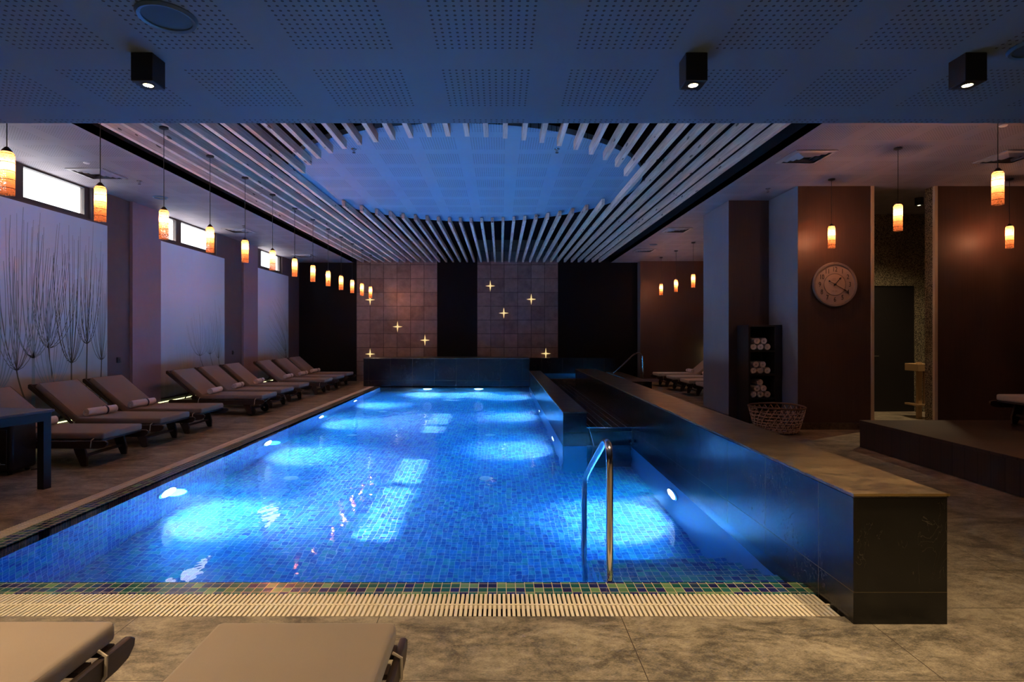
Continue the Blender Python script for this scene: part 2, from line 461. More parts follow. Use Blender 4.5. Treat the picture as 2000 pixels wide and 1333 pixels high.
ring = g.m('LESS_THAN', g.m('ABSOLUTE', g.m('SUBTRACT', g.m('MODULO', g.m('ADD', s_[2], 10.03), 0.062), 0.031)), 0.0022)
m2 = g.n('ShaderNodeMixShader')
nt.links.new(g.m('MULTIPLY', g.m('MULTIPLY', hole, 0.7), g.m('SUBTRACT', 1.0, ring)), m2.inputs[0])
nt.links.new(m1.outputs[0], m2.inputs[1]); nt.links.new(tr.outputs[0], m2.inputs[2])
dk = g.n('ShaderNodeBsdfDiffuse'); dk.inputs[0].default_value = (0.02, 0.01, 0.006, 1)
m3 = g.n('ShaderNodeMixShader')
nt.links.new(ring, m3.inputs[0]); nt.links.new(m2.outputs[0], m3.inputs[1]); nt.links.new(dk.outputs[0], m3.inputs[2])
nt.links.new(m3.outputs[0], out.inputs[0])
M['shade'] = m

# mural print: lavender sky turning to a blurred earth band near the ground
def mural_mat(name, y0, y1):
    m, nt, p, out = new_mat(name); g = G(nt)
    vec, (x, y, z) = g.obj()
    n = g.noise(g.scale_vec(vec, (1, 1.2, 0.35)), 1.6, 3, 0.5, 0.3)
    n2 = g.noise(g.scale_vec(vec, (1, 9, 0.5)), 1.2, 4, 0.6)
    zz = g.m('ADD', g.m('DIVIDE', z, 3.1), g.m('MULTIPLY', g.m('SUBTRACT', n, 0.5), 0.10))
    c = g.ramp(zz, [(0.12, (0.12, 0.14, 0.13)), (0.24, (0.30, 0.25, 0.20)), (0.33, (0.32, 0.46, 0.58)),
                    (0.5, (0.46, 0.62, 0.74)), (0.7, (0.74, 0.76, 0.88)), (1.0, (0.70, 0.80, 0.95))])
    t = g.m('DIVIDE', g.m('SUBTRACT', y, y0), y1 - y0)
    teal = g.m('MULTIPLY', g.m('SMOOTH_MAX', g.m('MULTIPLY', g.m('SUBTRACT', t, 0.55), 1.6), 0.0, 0.2), 0.75)
    c = g.mix(teal, c, (0.20, 0.42, 0.46))
    c = g.mix(g.m('MULTIPLY', n2, 0.22), c, (0.62, 0.60, 0.68))
    nt.links.new(c, p.inputs['Base Color'])
    p.inputs['Roughness'].default_value = 0.6
    p.inputs['Specular IOR Level'].default_value = 0.25
    return m
M['stalk'] = simple('printed olive stalk', (0.08, 0.10, 0.08), 0.7, spec=0.2)
M['stalk_soft'] = simple('printed blurred stalk', (0.22, 0.33, 0.36), 0.7, spec=0.2)

# ------------------------------------------------------------ mesh helpers
class MB:
    def __init__(s): s.bm = bmesh.new()
    def box(s, x0, x1, y0, y1, z0, z1, mat=0):
        v = [s.bm.verts.new(c) for c in ((x0, y0, z0), (x1, y0, z0), (x1, y1, z0), (x0, y1, z0), (x0, y0, z1), (x1, y0, z1), (x1, y1, z1), (x0, y1, z1))]
        fs = []
        for i in ((3, 2, 1, 0), (4, 5, 6, 7), (0, 1, 5, 4), (1, 2, 6, 5), (2, 3, 7, 6), (3, 0, 4, 7)):
            f = s.bm.faces.new([v[k] for k in i]); f.material_index = mat; fs.append(f)
        return fs
    def quad(s, pts, mat=0):
        f = s.bm.faces.new([s.bm.verts.new(p) for p in pts]); f.material_index = mat
        return f
    def tube(s, pts, r, seg=10, closed=False, cap=True, mat=0):
        pts = [Vector(p) for p in pts]; n = len(pts)
        rs = r if isinstance(r, (list, tuple)) else [r] * n
        rings = []; prev = None
        for i, p in enumerate(pts):
            if closed: d = pts[(i + 1) % n] - pts[i - 1]
            else: d = pts[min(i + 1, n - 1)] - pts[max(i - 1, 0)]
            d.normalize()
            if prev is None:
                u = d.cross(Vector((0, 0, 1)))
                if u.length < 1e-3: u = d.cross(Vector((1, 0, 0)))
            else: u = prev - d * prev.dot(d)
            u.normalize(); prev = u; w = d.cross(u)
            rings.append([s.bm.verts.new(p + (u * math.cos(2 * PI * k / seg) + w * math.sin(2 * PI * k / seg)) * rs[i]) for k in range(seg)])
        for i in range(n if closed else n - 1):
            a, b = rings[i], rings[(i + 1) % n]
            for k in range(seg):
                f = s.bm.faces.new((a[k], a[(k + 1) % seg], b[(k + 1) % seg], b[k])); f.material_index = mat
        if cap and not closed:
            f = s.bm.faces.new(rings[0][::-1]); f.material_index = mat
            f = s.bm.faces.new(rings[-1]); f.material_index = mat
    def lathe(s, prof, seg=32, c=(0, 0, 0), mat=0):
        """prof: (radius, z) pairs; radius 0 ends close the shape"""
        c = Vector(c); rings = []
        for r, z in prof:
            if r < 1e-6: rings.append([s.bm.verts.new(c + Vector((0, 0, z)))])
            else: rings.append([s.bm.verts.new(c + Vector((r * math.cos(2 * PI * k / seg), r * math.sin(2 * PI * k / seg), z))) for k in range(seg)])
        for a, b in zip(rings, rings[1:]):
            for k in range(seg):
                vs = []
                for v in (a[k % len(a)], a[(k + 1) % len(a)], b[(k + 1) % len(b)], b[k % len(b)]):
                    if v not in vs: vs.append(v)
                if len(vs) > 2:
                    f = s.bm.faces.new(vs); f.material_index = mat
    def prism(s, prof, y0, y1, mat=0):
        """polygon in xz extruded along y"""
        a = [s.bm.verts.new((x, y0, z)) for x, z in prof]; b = [s.bm.verts.new((x, y1, z)) for x, z in prof]
        n = len(prof)
        f = s.bm.faces.new(a); f.material_index = mat
        f = s.bm.faces.new(b[::-1]); f.material_index = mat
        for i in range(n):
            f = s.bm.faces.new((a[i], b[i], b[(i + 1) % n], a[(i + 1) % n])); f.material_index = mat
    def bevel(s, w, seg=2, ang=30):
        bmesh.ops.recalc_face_normals(s.bm, faces=s.bm.faces)
        es = [e for e in s.bm.edges if len(e.link_faces) == 2 and e.calc_face_angle(0) > math.radians(ang)]
        bmesh.ops.bevel(s.bm, geom=es, offset=w, segments=seg, profile=0.5, affect='EDGES', clamp_overlap=True)
        return s
    def xf(s, mat4):
        bmesh.ops.transform(s.bm, matrix=mat4, verts=s.bm.verts); return s
    def build(s, name, mats, parent=None, smooth=35, loc=(0, 0, 0), normals=True):
        if normals: bmesh.ops.recalc_face_normals(s.bm, faces=s.bm.faces)
        me = bpy.data.meshes.new(name); s.bm.to_mesh(me); s.bm.free()
        for m in (mats if isinstance(mats, (list, tuple)) else [mats]): me.materials.append(m)
        if smooth:
            me.shade_smooth(); me.set_sharp_from_angle(angle=math.radians(smooth))
        o = bpy.data.objects.new(name, me); COL.objects.link(o); o.location = loc
        if parent: o.parent = parent
        return o

def tag(o, label, cat, group=None, kind=None):
    o['label'] = label; o['category'] = cat
    if group: o['group'] = group
    if kind: o['kind'] = kind
    return o
def thing(name, loc, label, cat, rz=0.0, group=None):
    o = bpy.data.objects.new(name, None); COL.objects.link(o)
    o.empty_display_size = 0.1
    o.location = loc; o.rotation_euler = (0, 0, rz)
    return tag(o, label, cat, group)
def struct(name, mb, mats, **k):
    o = mb.build(name, mats, **k); o['kind'] = 'structure'; return o
def kids(o): return [c for c in bpy.data.objects if c.parent is o]
def copy_tree(o, parent=None):
    c = o.copy(); COL.objects.link(c)
    if parent: c.parent = parent
    for ch in kids(o): copy_tree(ch, c)
    return c
ORD = ['first', 'second', 'third', 'fourth', 'fifth', 'sixth', 'seventh', 'eighth', 'ninth', 'tenth', 'eleventh', 'twelfth', 'thirteenth',
       'fourteenth', 'fifteenth', 'sixteenth', 'seventeenth', 'eighteenth', 'nineteenth', 'twentieth', 'twenty-first', 'twenty-second', 'twenty-third',
       'twenty-fourth', 'twenty-fifth', 'twenty-sixth', 'twenty-seventh', 'twenty-eighth', 'twenty-ninth', 'thirtieth', 'thirty-first', 'thirty-second',
       'thirty-third', 'thirty-fourth', 'thirty-fifth', 'thirty-sixth']

# ------------------------------------------------------------ pool dimensions
GX0, GX1, PX0 = -3.57, -3.44, -3.29        # left grate, left mosaic edge, basin side
GY0, GY1, PY0 = 2.775, 3.02, 3.17          # front grate, front mosaic edge, basin side
BX0, BX1, BY0, BY1, BZ = 1.71, 2.165, 2.70, 12.7, 0.632
AX0, AX1, AY0, AY1, AZ = 0.80, 1.10, 7.1, 15.26, 0.423
WZ = -0.012                                 # water level
DEP = -1.25

# floor slabs
b = MB()
b.box(XL - .1, XR, YF, GY0, -0.25, 0)
b.box(XL - .1, GX0, GY0, YB + .1, -0.25, 0)
b.box(GX0, AX1, AY1, YB + .1, -0.25, 0)
b.box(AX1, XR, 12.7, YB + .1, -0.25, 0)
b.box(BX1 - .05, XR, GY0, 12.7, -0.25, 0)
b.box(BX0 + .02, BX1 - .05, GY0, 12.7, -0.25, -0.02)
struct('floor', b, M['floor'], smooth=0)

# overflow gutter + grates
b = MB()
b.box(GX0, BX0, GY0, GY1, -0.14, -0.07)
b.box(GX0, GX1, GY1, AY1, -0.14, -0.07)
struct('trim_1', b, M['channel_dark'], smooth=0)
gr = thing('overflow_grate', (0, 0, 0), 'cream slotted overflow grate along the near edge of the pool', 'grate')
b = MB(); x = GX0 + 0.006
while x < BX0 - 0.014:
    b.box(x, x + 0.0145, GY0 + .003, GY1 - .003, -0.022, 0.0); x += 0.0245
b.build('slats', M['grate'], gr, smooth=0)
b = MB(); b.box(GX0, BX0, 2.892, 2.904, -0.02, 0.0015); b.build('spine', M['grate'], gr, smooth=0)
gr = thing('overflow_grate', (0, 0, 0), 'narrow cream overflow grate along the left side of the pool by the loungers', 'grate')
b = MB(); y = GY1 + 0.004
while y < AY1 - 0.03:
    b.box(GX0 + .003, GX1 - .003, y, y + 0.0145, -0.022, 0.0); y += 0.0245
b.build('slats', M['grate'], gr, smooth=0)
b = MB(); b.box(-3.509, -3.501, GY1, AY1 - .02, -0.02, 0.0015); b.build('spine', M['grate'], gr, smooth=0)
# mosaic edge strips
b = MB()
b.box(GX1, BX0, GY1, PY0, -0.2, -0.004)
b.box(GX1, PX0, PY0, AY1, -0.2, -0.004)
struct('trim_2', b, M['lip'], smooth=0)

# basin
b = MB()
b.box(PX0 - .02, BX0 + .02, PY0 - .02, AY1, DEP - .1, DEP, 0)
b.box(PX0 - .12, PX0, PY0 - .02, AY1, DEP - .1, -0.005, 1)
b.box(PX0 - .12, BX0 + .02, PY0 - .12, PY0, DEP - .1, -0.005, 2)
b.build('pool_basin', [M['mosaic_floor'], M['mosaic_yz'], M['mosaic_xz']], smooth=0)
pb = bpy.data.objects['pool_basin']
tag(pb, 'blue and teal mosaic basin of the swimming pool', 'pool')
st = thing('pool_steps', (0, 0, 0), 'mosaic entry steps going down into the near right corner of the pool', 'steps')
for k in range(4):
    b = MB(); z1 = -0.20 - 0.2 * k; y1 = 3.45 + 0.27 * k
    y0 = PY0 if k == 0 else y1 - 0.27
    fs = b.box(0.66, BX0, y0, y1, DEP, z1, 1)
    fs[1].material_index = 0; fs[5].material_index = 2; fs[3].material_index = 2
    o = b.build('tread', [M['mosaic_floor'], M['mosaic_xz'], M['mosaic_yz']], st, smooth=0)

# water body: top face is the surface, the rest is buried in the masonry
b = MB()
y0, y1 = PY0 - .0, AY1 + .02
top = [(PX0, PY0), (BX0 + .01, PY0), (BX0 + .01, AY0 + .05), (AX0 + .01, AY0 + .05), (AX0 + .01, AY1 + .01), (PX0, AY1 + .01)]
def grow(p):
    return (p[0] + (-0.05 if p[0] < 0 else 0.05), p[1] + (-0.05 if p[1] < 5 else 0.0))
vt = [b.bm.verts.new((*grow(p), WZ)) for p in top]
vb = [b.bm.verts.new((*grow(p), DEP - .05)) for p in top]
b.bm.faces.new(vt); b.bm.faces.new(vb[::-1])
for i in range(6):
    b.bm.faces.new((vt[i], vb[i], vb[(i + 1) % 6], vt[(i + 1) % 6]))
w = b.build('pool_water', M['water'], smooth=30)
tag(w, 'clear blue lit water filling the swimming pool', 'water')

# low wall A, wall B, channel, jacuzzi
def stone_wall(name, x0, x1, y0, y1, z0, z1, label, cat, top='top_slate', trim=False):
    t = thing(name, ((x0 + x1) / 2, y0, 0), label, cat)
    off = Matrix.Translation((-(x0 + x1) / 2, -y0, 0))
    b = MB(); fs = b.box(x0, x1, y0, y1, z0, z1 - 0.018, 0)
    fs[2].material_index = 1; fs[4].material_index = 1
    b.bevel(0.003, 1); o = b.xf(off).build('body', [M['black_y'], M['black_x']], t, smooth=0)
    b = MB(); b.box(x0 - .004, x1 + .004, y0 - .004, y1, z1 - 0.018, z1); b.bevel(0.003, 1)
    b.xf(off).build('coping', M[top], t, smooth=0)
    if trim:
        b = MB(); b.box(x0 - .005, x1 + .005, y0 - .008, y0 - .003, z1 - 0.010, z1 + .001)
        o = b.xf(off).build('edge_strip', M['brass'], t, smooth=0); o['label'] = 'thin gold edge strip'
    return t
stone_wall('stone_ledge', BX0, BX1, BY0, BY1, -0.24, BZ, 'long black stone wall with brown slate top right of the pool', 'wall', trim=True)
b = MB(); b.box(BX0, BX0 + .3, PY0, AY0 + .2, DEP, -0.24)
o = b.build('pool_side_panel', simple('blue grey rendered panel', (0.10, 0.24, 0.38), 0.35), smooth=0)
tag(o, 'smooth blue underwater panel below the long black stone wall', 'panel')
stone_wall('stone_ledge', AX0, AX1, AY0, AY1, DEP, AZ, 'low black stone wall in the water between pool and dark channel', 'wall')

b = MB(); b.box(AX0 - .006, AX0, AY0 - .006, AY1, DEP, WZ - .01); b.box(AX0 - .006, AX1, AY0 - .006, AY0, DEP, WZ - .01)
o = b.build('pool_side_panel', bpy.data.materials['blue grey rendered panel'], smooth=0)
tag(o, 'smooth blue underwater panel below the low black stone wall', 'panel')

ch = thing('water_channel', (1.4, 7.2, 0), 'shallow dark mosaic water channel between the two black stone walls', 'channel')
b = MB(); fs = b.box(AX1, BX0, 7.2, 13.5, DEP, 0.21, 1); fs[1].material_index = 0
b.xf(Matrix.Translation((-1.4, -7.2, 0))).build('body', [M['dark_mosaic'], M['black_x']], ch, smooth=0)
b = MB(); b.box(AX1, BX0, 7.19, 7.205, 0.2, 0.213)
b.xf(Matrix.Translation((-1.4, -7.2, 0))).build('edge_strip', M['steel'], ch, smooth=0)

jz = thing('jacuzzi', (-1.5, 15.26, 0), 'raised black stone jacuzzi block at the far end of the pool', 'jacuzzi')
off = Matrix.Translation((1.5, -15.26, 0))
b = MB(); b.box(-3.74, AX0, 15.26, 16.35, DEP, 0.752); b.bevel(0.004, 1); b.xf(off).build('front_wall', M['black_x'], jz, smooth=0)
b = MB(); b.box(-3.745, AX0 + .004, 15.256, 16.35, 0.752, 0.77); b.xf(off).build('coping', M['top_slate'], jz, smooth=0)
b = MB(); b.box(AX0, 3.45, 16.1, 16.35, 0, 0.742); b.xf(off).build('rear_wall', M['black_x'], jz, smooth=0)
for a in ((AX1, 3.45, 13.5, 13.62), (3.05, 3.45, 13.62, 16.1), (BX1, 3.45, 12.7, 13.5), (AX0, 1.18, 15.26, 16.1)):
    b = MB(); b.box(*a, 0, 0.34); b.xf(off).build('rim', M['top_slate'], jz, smooth=0)
b = MB(); b.box(AX1, 3.05, 13.62, 16.1, 0.0, 0.02); b.xf(off).build('basin', M['mosaic_floor'], jz, smooth=0)
b = MB(); b.box(AX1 - .02, 3.10, 13.58, 16.15, -0.01, 0.315)
o = b.build('jacuzzi_water', M['water'], smooth=0)
tag(o, 'small strip of blue water in the raised jacuzzi', 'water')

# thin stream falling from the channel
b = MB()
b.tube([(1.14, 7.19, 0.20), (1.15, 7.14, 0.16), (1.17, 7.10, 0.08), (1.19, 7.08, -0.015)], [0.006, 0.005, 0.006, 0.009], 8)
o = b.build('water_stream', simple('falling water', (0.5, 0.6, 0.7), 0.1, spec=1.0))
tag(o, 'thin stream of water falling from the dark channel into the pool', 'water')

# floor inlets
first = None
for i, (x, y) in enumerate(((-.17, 6.8), (-2.54, 6.75), (-.17, 9.25), (-2.45, 9.2), (-.17, 11.7), (-2.45, 11.65))):
    if first is None:
        t = thing('floor_inlet', (x, y, DEP), '', 'inlet', group='inlets in the pool floor')
        b = MB(); b.lathe([(0.0, 0.02), (0.06, 0.018), (0.085, 0.004), (0.085, 0.0), (0, 0)], 20); b.build('cover', M['white_plastic'], t)
        first = t
    else:
        t = copy_tree(first); t.location = (x, y, DEP)
    t['label'] = 'round white inlet cover on the pool floor, %s row from the near edge, %s side' % (ORD[i // 2], ('middle', 'left')[i % 2])

# ------------------------------------------------------------ walls
# left wall with three bays: mural, strip window above, dark wall, mauve pillar
W_IN, W_OUT = XL, XL - 0.11
bays = [dict(m0=5.35, m1=8.68, w0=5.55, w1=8.38, mul=(7.04, 7.22)),
        dict(m0=9.9, m1=12.37, w0=9.55, w1=12.07, mul=(10.62, 10.79)),
        dict(m0=13.9, m1=16.1, w0=13.3, w1=15.70, mul=(14.20, 14.40))]
WZ0, WZ1 = 3.13, CEIL
b = MB()
b.box(W_OUT, W_IN, YF, YB + .2, -0.2, WZ0)
prev = YF
for q in bays:
    b.box(W_OUT, W_IN, prev, q['w0'], WZ0, 4.4); prev = q['w1']
    b.box(W_OUT, W_IN, q['w0'], q['w1'], WZ1, 4.4)
b.box(W_OUT, W_IN, prev, YB + .2, WZ0, 4.4)
struct('wall_left', b, M['taupe'], smooth=0)
pill = [(5.0, 5.35), (9.23, 10.0), (13.23, 14.0)]
for i, (a, c) in enumerate(pill):
    b = MB(); b.box(XL, XL + 0.05, a if i else 4.4, c, 0, CEIL)
    struct('trim_%d' % (3 + i), b, M['mauve'], smooth=0)

for i, q in enumerate(bays):
    wn = bpy.data.objects.new('window_%d' % (i + 1), None); COL.objects.link(wn); wn['kind'] = 'structure'
    wn.location = (XL - .08, (q['w0'] + q['w1']) / 2, WZ0)
    def part(mb, name, mat):
        return mb.xf(Matrix.Translation(-wn.location)).build(name, mat, wn, smooth=0)
    x0, x1 = XL - .105, XL - .04
    gz0, gz1 = 3.19, 3.585
    b = MB()
    b.box(x0, x1, q['w0'], q['w1'], WZ0, gz0); b.box(x0, x1, q['w0'], q['w1'], gz1, WZ1)
    b.box(x0, x1, q['w0'], q['w0'] + .1, gz0, gz1); b.box(x0, x1, q['w1'] - .1, q['w1'], gz0, gz1)
    b.box(x0, x1, q['mul'][0], q['mul'][1], gz0, gz1)
    part(b, 'window_frame', M['window_frame'])
    for (a, c) in ((q['w0'] + .1, q['mul'][0]), (q['mul'][1], q['w1'] - .1)):
        b = MB(); b.box(XL - .075, XL - .069, a, c, gz0, gz1); part(b, 'pane', M['glass'])
        # daylight portal in the opening
        ld = bpy.data.lights.new('daylight_portal', 'AREA'); ld.shape = 'RECTANGLE'; ld.size = gz1 - gz0; ld.size_y = c - a
        ld.cycles.is_portal = True
        lo = bpy.data.objects.new('daylight_portal', ld); COL.objects.link(lo)
        lo.location = (XL - .12, (a + c) / 2, (gz0 + gz1) / 2); lo.rotation_euler = (0, -PI / 2, 0)

# murals
rnd = random.Random(5)
def ribbon(b, pts, w0, w1, mat=0, x=0.0):
    """thin printed line on the wall plane; pts are (y, z)"""
    n = len(pts); L = []; R = []
    for i, (y, z) in enumerate(pts):
        a = pts[max(i - 1, 0)]; c = pts[min(i + 1, n - 1)]
        d = Vector((c[0] - a[0], c[1] - a[1])); d.normalize()
        w = (w0 + (w1 - w0) * i / (n - 1)) / 2
        L.append(b.bm.verts.new((x, y - d.y * w, z + d.x * w))); R.append(b.bm.verts.new((x, y + d.y * w, z - d.x * w)))
    for i in range(n - 1):
        f = b.bm.faces.new((L[i], L[i + 1], R[i + 1], R[i])); f.material_index = mat
def clip(pts, y0, y1, z0, z1):
    out = []
    for p in pts:
        if not (y0 < p[0] < y1 and z0 < p[1] < z1): break
        out.append(p)
    return out
def head(b, lim, y, z, hgt, spread, n, stem_to, mat, x, wid=0.007, lean=0.0):
    """one dandelion seed: stem below, umbrella of rays above"""
    pts = [(y + (stem_to - y) * t ** 1.3, z - (z - lim[2]) * t) for t in [k / 8 for k in range(9)]]
    pts = clip(pts, *lim)
    if len(pts) > 1: ribbon(b, pts, wid * 2.2, wid * 3.4, mat, x)
    for k in range(n):
        s = (k + 0.5) / n * 2 - 1 + rnd.uniform(-.06, .06)
        h = hgt * (1.45 if y < 9 else 1.1) * rnd.uniform(0.6, 1.15) * (1 - 0.25 * abs(s))
        pts = []
        for j in range(9):
            t = j / 8
            pts.append((y + s * spread * (1 - (1 - t) ** 2.0) + lean * t * t, z + h * (t ** (1.0 + 0.75 * abs(s)))))
        pts = clip(pts, *lim)
        if len(pts) > 2: ribbon(b, pts, wid, wid * 0.35, mat, x)
specs = [
    ('tall pale mural of blurred dandelion seeds nearest the camera, beside the near loungers',
     [(7.05, .95, 1.5, .45, 15, 7.3, 0, .009, .0), (7.55, 1.22, 1.3, .42, 15, 7.75, 0, .010, .1), (7.95, 1.0, 1.25, .36, 16, 7.95, 0, .011, 0), (8.25, 1.27, 1.2, .30, 13, 8.22, 0, .010, .05),
      (8.55, 1.02, 1.1, .30, 12, 8.5, 0, .010, 0), (6.75, .7, 1.3, .45, 14, 7.0, 1, .02, -.1), (7.6, .68, .9, .42, 12, 7.75, 1, .016, 0), (7.3, 1.1, 1.6, .5, 10, 7.3, 1, .02, .1), (6.3, 1.0, 1.4, .4, 12, 6.4, 1, .02, 0), (5.8, 1.2, 1.2, .4, 12, 5.9, 0, .01, 0)]),
    ('pale lavender mural with faint dandelion stalks between the two mauve pillars',
     [(11.35, .98, .9, .45, 12, 11.9, 0, .006, -.1), (11.75, 1.0, .8, .35, 11, 12.2, 0, .006, 0), (12.1, .9, 1.1, .25, 9, 12.3, 0, .008, -.1), (11.0, .55, .8, .5, 12, 11.1, 1, .008, 0), (11.9, .5, .6, .4, 10, 12.0, 1, .01, 0)]),
    ('pale mural with a feathery seed head in the farthest bay by the black wall',
     [(15.9, .95, 1.2, .3, 9, 16.05, 0, .008, -1.0), (15.9, .75, .9, .35, 9, 16.05, 0, .008, -.9), (15.6, .5, .8, .4, 9, 15.7, 1, .008, -.5), (16.0, 1.5, 1.0, .2, 7, 16.05, 1, .008, -.8)]),
]
for i, q in enumerate(bays):
    lab, heads = specs[i]
    t = thing('mural', (XL + 0.02, (q['m0'] + q['m1']) / 2, 0.27), lab, 'mural', group='dandelion murals on the left wall')
    off = Matrix.Translation(-t.location)
    b = MB(); b.box(XL + .001, XL + .02, q['m0'], q['m1'], 0.27, 3.10); o = b.build('panel', mural_mat('mural print %d' % i, q['m0'], q['m1']), smooth=0)
    o.parent = t; o.matrix_parent_inverse = off
    b = MB(); lim = (q['m0'] + .01, q['m1'] - .01, 0.29, 3.08)
    for k, (y, z, h, sp, n, stm, mt, wd, ln) in enumerate(heads):
        head(b, lim, y, z, h, sp, n, stm, mt, XL + .0212 + .0003 * k, wd, ln)
    b.xf(off).build('printed_stalks', [M['stalk'], M['stalk_soft']], t, smooth=0, normals=False)
    # lit strip at the foot of the mural
    u = thing('floor_light_strip', (XL + .04, (q['m0'] + q['m1']) / 2, 0.2), 'greenish lit strip under the %s mural from the camera' % ORD[i], 'light strip', group='lit strips under the murals')
    b = MB(); b.box(-.035, .0, -(q['m1'] - q['m0']) / 2, (q['m1'] - q['m0']) / 2, 0.0, 0.05); b.build('housing', M['black_metal'], u, smooth=0)
    b = MB(); b.box(-.03, .02, -(q['m1'] - q['m0']) / 2 + .02, (q['m1'] - q['m0']) / 2 - .02, -0.012, 0.0); b.build('lens', M['led'], u, smooth=0)

# far wall: black with two bronze-tile panels, right part projects
b = MB(); b.box(XL - .2, 4.18, YB, YB + .2, -.2, 4.4); struct('wall_back', b, M['black_wall'], smooth=0)
b = MB(); b.box(-4.37, -1.92, YB - .02, YB, 0, 4.3); struct('trim_6', b, M['tiles_a'], smooth=0)
b = MB(); b.box(-0.70, 1.76, YB - .02, YB, 0, 4.3); struct('trim_7', b, M['tiles_b'], smooth=0)
b = MB(); fs = b.box(4.18, XR, YB - .35, YB + .2, -.2, CEIL + .1); fs[5].material_index = 1
struct('wall_far_right', b, [M['brown_paper'], M['grey_paint']], smooth=0)
# enclosing walls out of the frame
b = MB(); b.box(XR, XR + .2, YF, YB + .2, -.2, 4.4); struct('wall_right', b, M['brown_paper'], smooth=0)
b = MB(); b.box(XL - .25, XR + .2, YF - .2, YF, -.2, 4.4); struct('wall_front', b, M['taupe'], smooth=0)

# pillar right of the pool, alcove wall, clock wall
b = MB(); fs = b.box(3.75, 5.44, 9.16, 10.3, 0, CEIL + .1, 1); fs[5].material_index = 0
struct('wall_pillar', b, [M['grey_paint'], M['brown_paper']], smooth=0)
CY = 8.27
b = MB(); fs = b.box(4.41, 5.49, CY, 9.16, 0, CEIL + .1, 1); fs[5].material_index = 0
struct('wall_clock', b, [M['grey_paint'], M['brown_paper']], smooth=0)
b = MB(); b.box(5.49, 5.535, CY - .012, CY + .18, 0, CEIL); struct('trim_8', b, M['cream_trim'], smooth=0)
b = MB(); b.box(6.43, 6.475, CY - .012, CY + .03, 0, CEIL); struct('trim_9', b, M['cream_trim'], smooth=0)
b = MB(); b.box(6.43, 6.475, CY + .03, CY + .18, 0, CEIL); struct('trim_10', b, M['pebble'], smooth=0)
b = MB(); b.box(6.475, XR, CY, CY + .18, 0, CEIL + .1); struct('wall_platform', b, M['brown_paper'], smooth=0)
# small lobby behind the opening
b = MB()
b.box(5.535, 6.75, 10.2, 10.3, 0, CEIL); b.box(6.75, 7.58, 10.2, 10.3, 2.30, CEIL); b.box(7.58, 8.4, 10.2, 10.3, 0, CEIL); b.box(8.4, 8.5, 8.45, 10.3, 0, CEIL)
struct('wall_lobby', b, M['pebble'], smooth=0)
b = MB(); b.box(5.44, 5.535, CY + .18, 10.3, 0, CEIL); struct('wall_lobby_side', b, M['brown_paper'], smooth=0)
d = bpy.data.objects.new('door_1', None); COL.objects.link(d); d['kind'] = 'structure'; d.location = (6.75, 10.22, 0)
b = MB(); b.box(0, .83, 0, .04, 0, 2.30); b.build('leaf', M['black_door'], d, smooth=0)
b = MB(); b.tube([(.05, -.03, 1.02), (.05, -.05, 1.02), (.15, -.05, 1.02)], .01, 8); b.build('door_handle', M['steel'], d)
# baseboards
b = MB(); b.box(4.40, 5.49, CY - .014, CY, 0, .10); struct('baseboard_clock', b, M['top_slate'], smooth=0)
b = MB(); b.box(3.738, 3.75, 9.15, 10.3, 0, .10); struct('baseboard_pillar', b, M['mauve'], smooth=0)
b = MB(); b.box(4.18, XR, YB - .364, YB - .35, 0, .10); struct('baseboard_far', b, M['mauve'], smooth=0)

# ------------------------------------------------------------ ceilings
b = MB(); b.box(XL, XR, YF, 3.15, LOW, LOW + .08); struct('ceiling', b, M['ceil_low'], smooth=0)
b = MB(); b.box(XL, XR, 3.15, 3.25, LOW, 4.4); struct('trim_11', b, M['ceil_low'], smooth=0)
RX0, RX1 = -4.47, 3.36
b = MB(); b.box(XL, RX0, 3.25, YB, CEIL, CEIL + .1); b.box(RX1, XR, 3.25, YB, CEIL, CEIL + .1)
struct('ceiling_side', b, M['ceil_side'], smooth=0)
b = MB(); b.box(RX0 - .05, RX0, 3.25, YB, CEIL + .001, 4.3); b.box(RX1, RX1 + .05, 3.25, YB, CEIL + .001, 4.3)
struct('trim_12', b, M['fascia'], smooth=0)
b = MB(); b.box(XL - .2, XR + .2, YF - .2, YB + .2, 4.3, 4.5); struct('ceiling_void', b, M['void'], smooth=0)
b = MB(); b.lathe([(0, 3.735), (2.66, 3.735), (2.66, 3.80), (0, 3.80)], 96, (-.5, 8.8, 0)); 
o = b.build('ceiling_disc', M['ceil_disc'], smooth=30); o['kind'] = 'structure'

# timber slats, the middle ones cut to leave a circle open under the disc
CX, CYY, CR = -0.50, 8.62, 2.40
n = 35
for i in range(n):
    x = -4.175 + i * 0.2115
    dx = x - CX
    where = '%s from the left' % ORD[i] if i < 18 else '%s from the right' % ORD[n - 1 - i]
    if abs(dx) < CR:
        h = math.sqrt(CR * CR - dx * dx)
        segs = [(3.27, CYY - h, 'near'), (CYY + h, YB - .02, 'far')]
    else: segs = [(3.27, YB - .02, 'full')]
    for (a, c, nm) in segs:
        b = MB(); b.box(-.026, .026, 0, c - a, 0, .10)
        o = b.build('wooden_batten', M['pine'], smooth=0, loc=(x, a, CEIL + .005))
        if nm == 'full': tag(o, 'full length pine ceiling slat, %s of the ceiling opening' % where, 'slat', 'pine slats in the ceiling opening')
        else: tag(o, '%s pine slat cut short at the round opening, %s of the row' % (nm, where), 'slat', 'pine slats in the ceiling opening')
        o['kind'] = 'thing'

# ------------------------------------------------------------ lamps
def add_light(kind, name, parent, loc, power, col, **k):
    ld = bpy.data.lights.new(name, kind); ld.energy = power; ld.color = col
    rot = k.pop('rot', None)
    for a, v in k.items(): setattr(ld, a, v)
    lo = bpy.data.objects.new(name, ld); COL.objects.link(lo); lo.parent = parent; lo.location = loc
    if rot: lo.rotation_euler = rot
    return lo

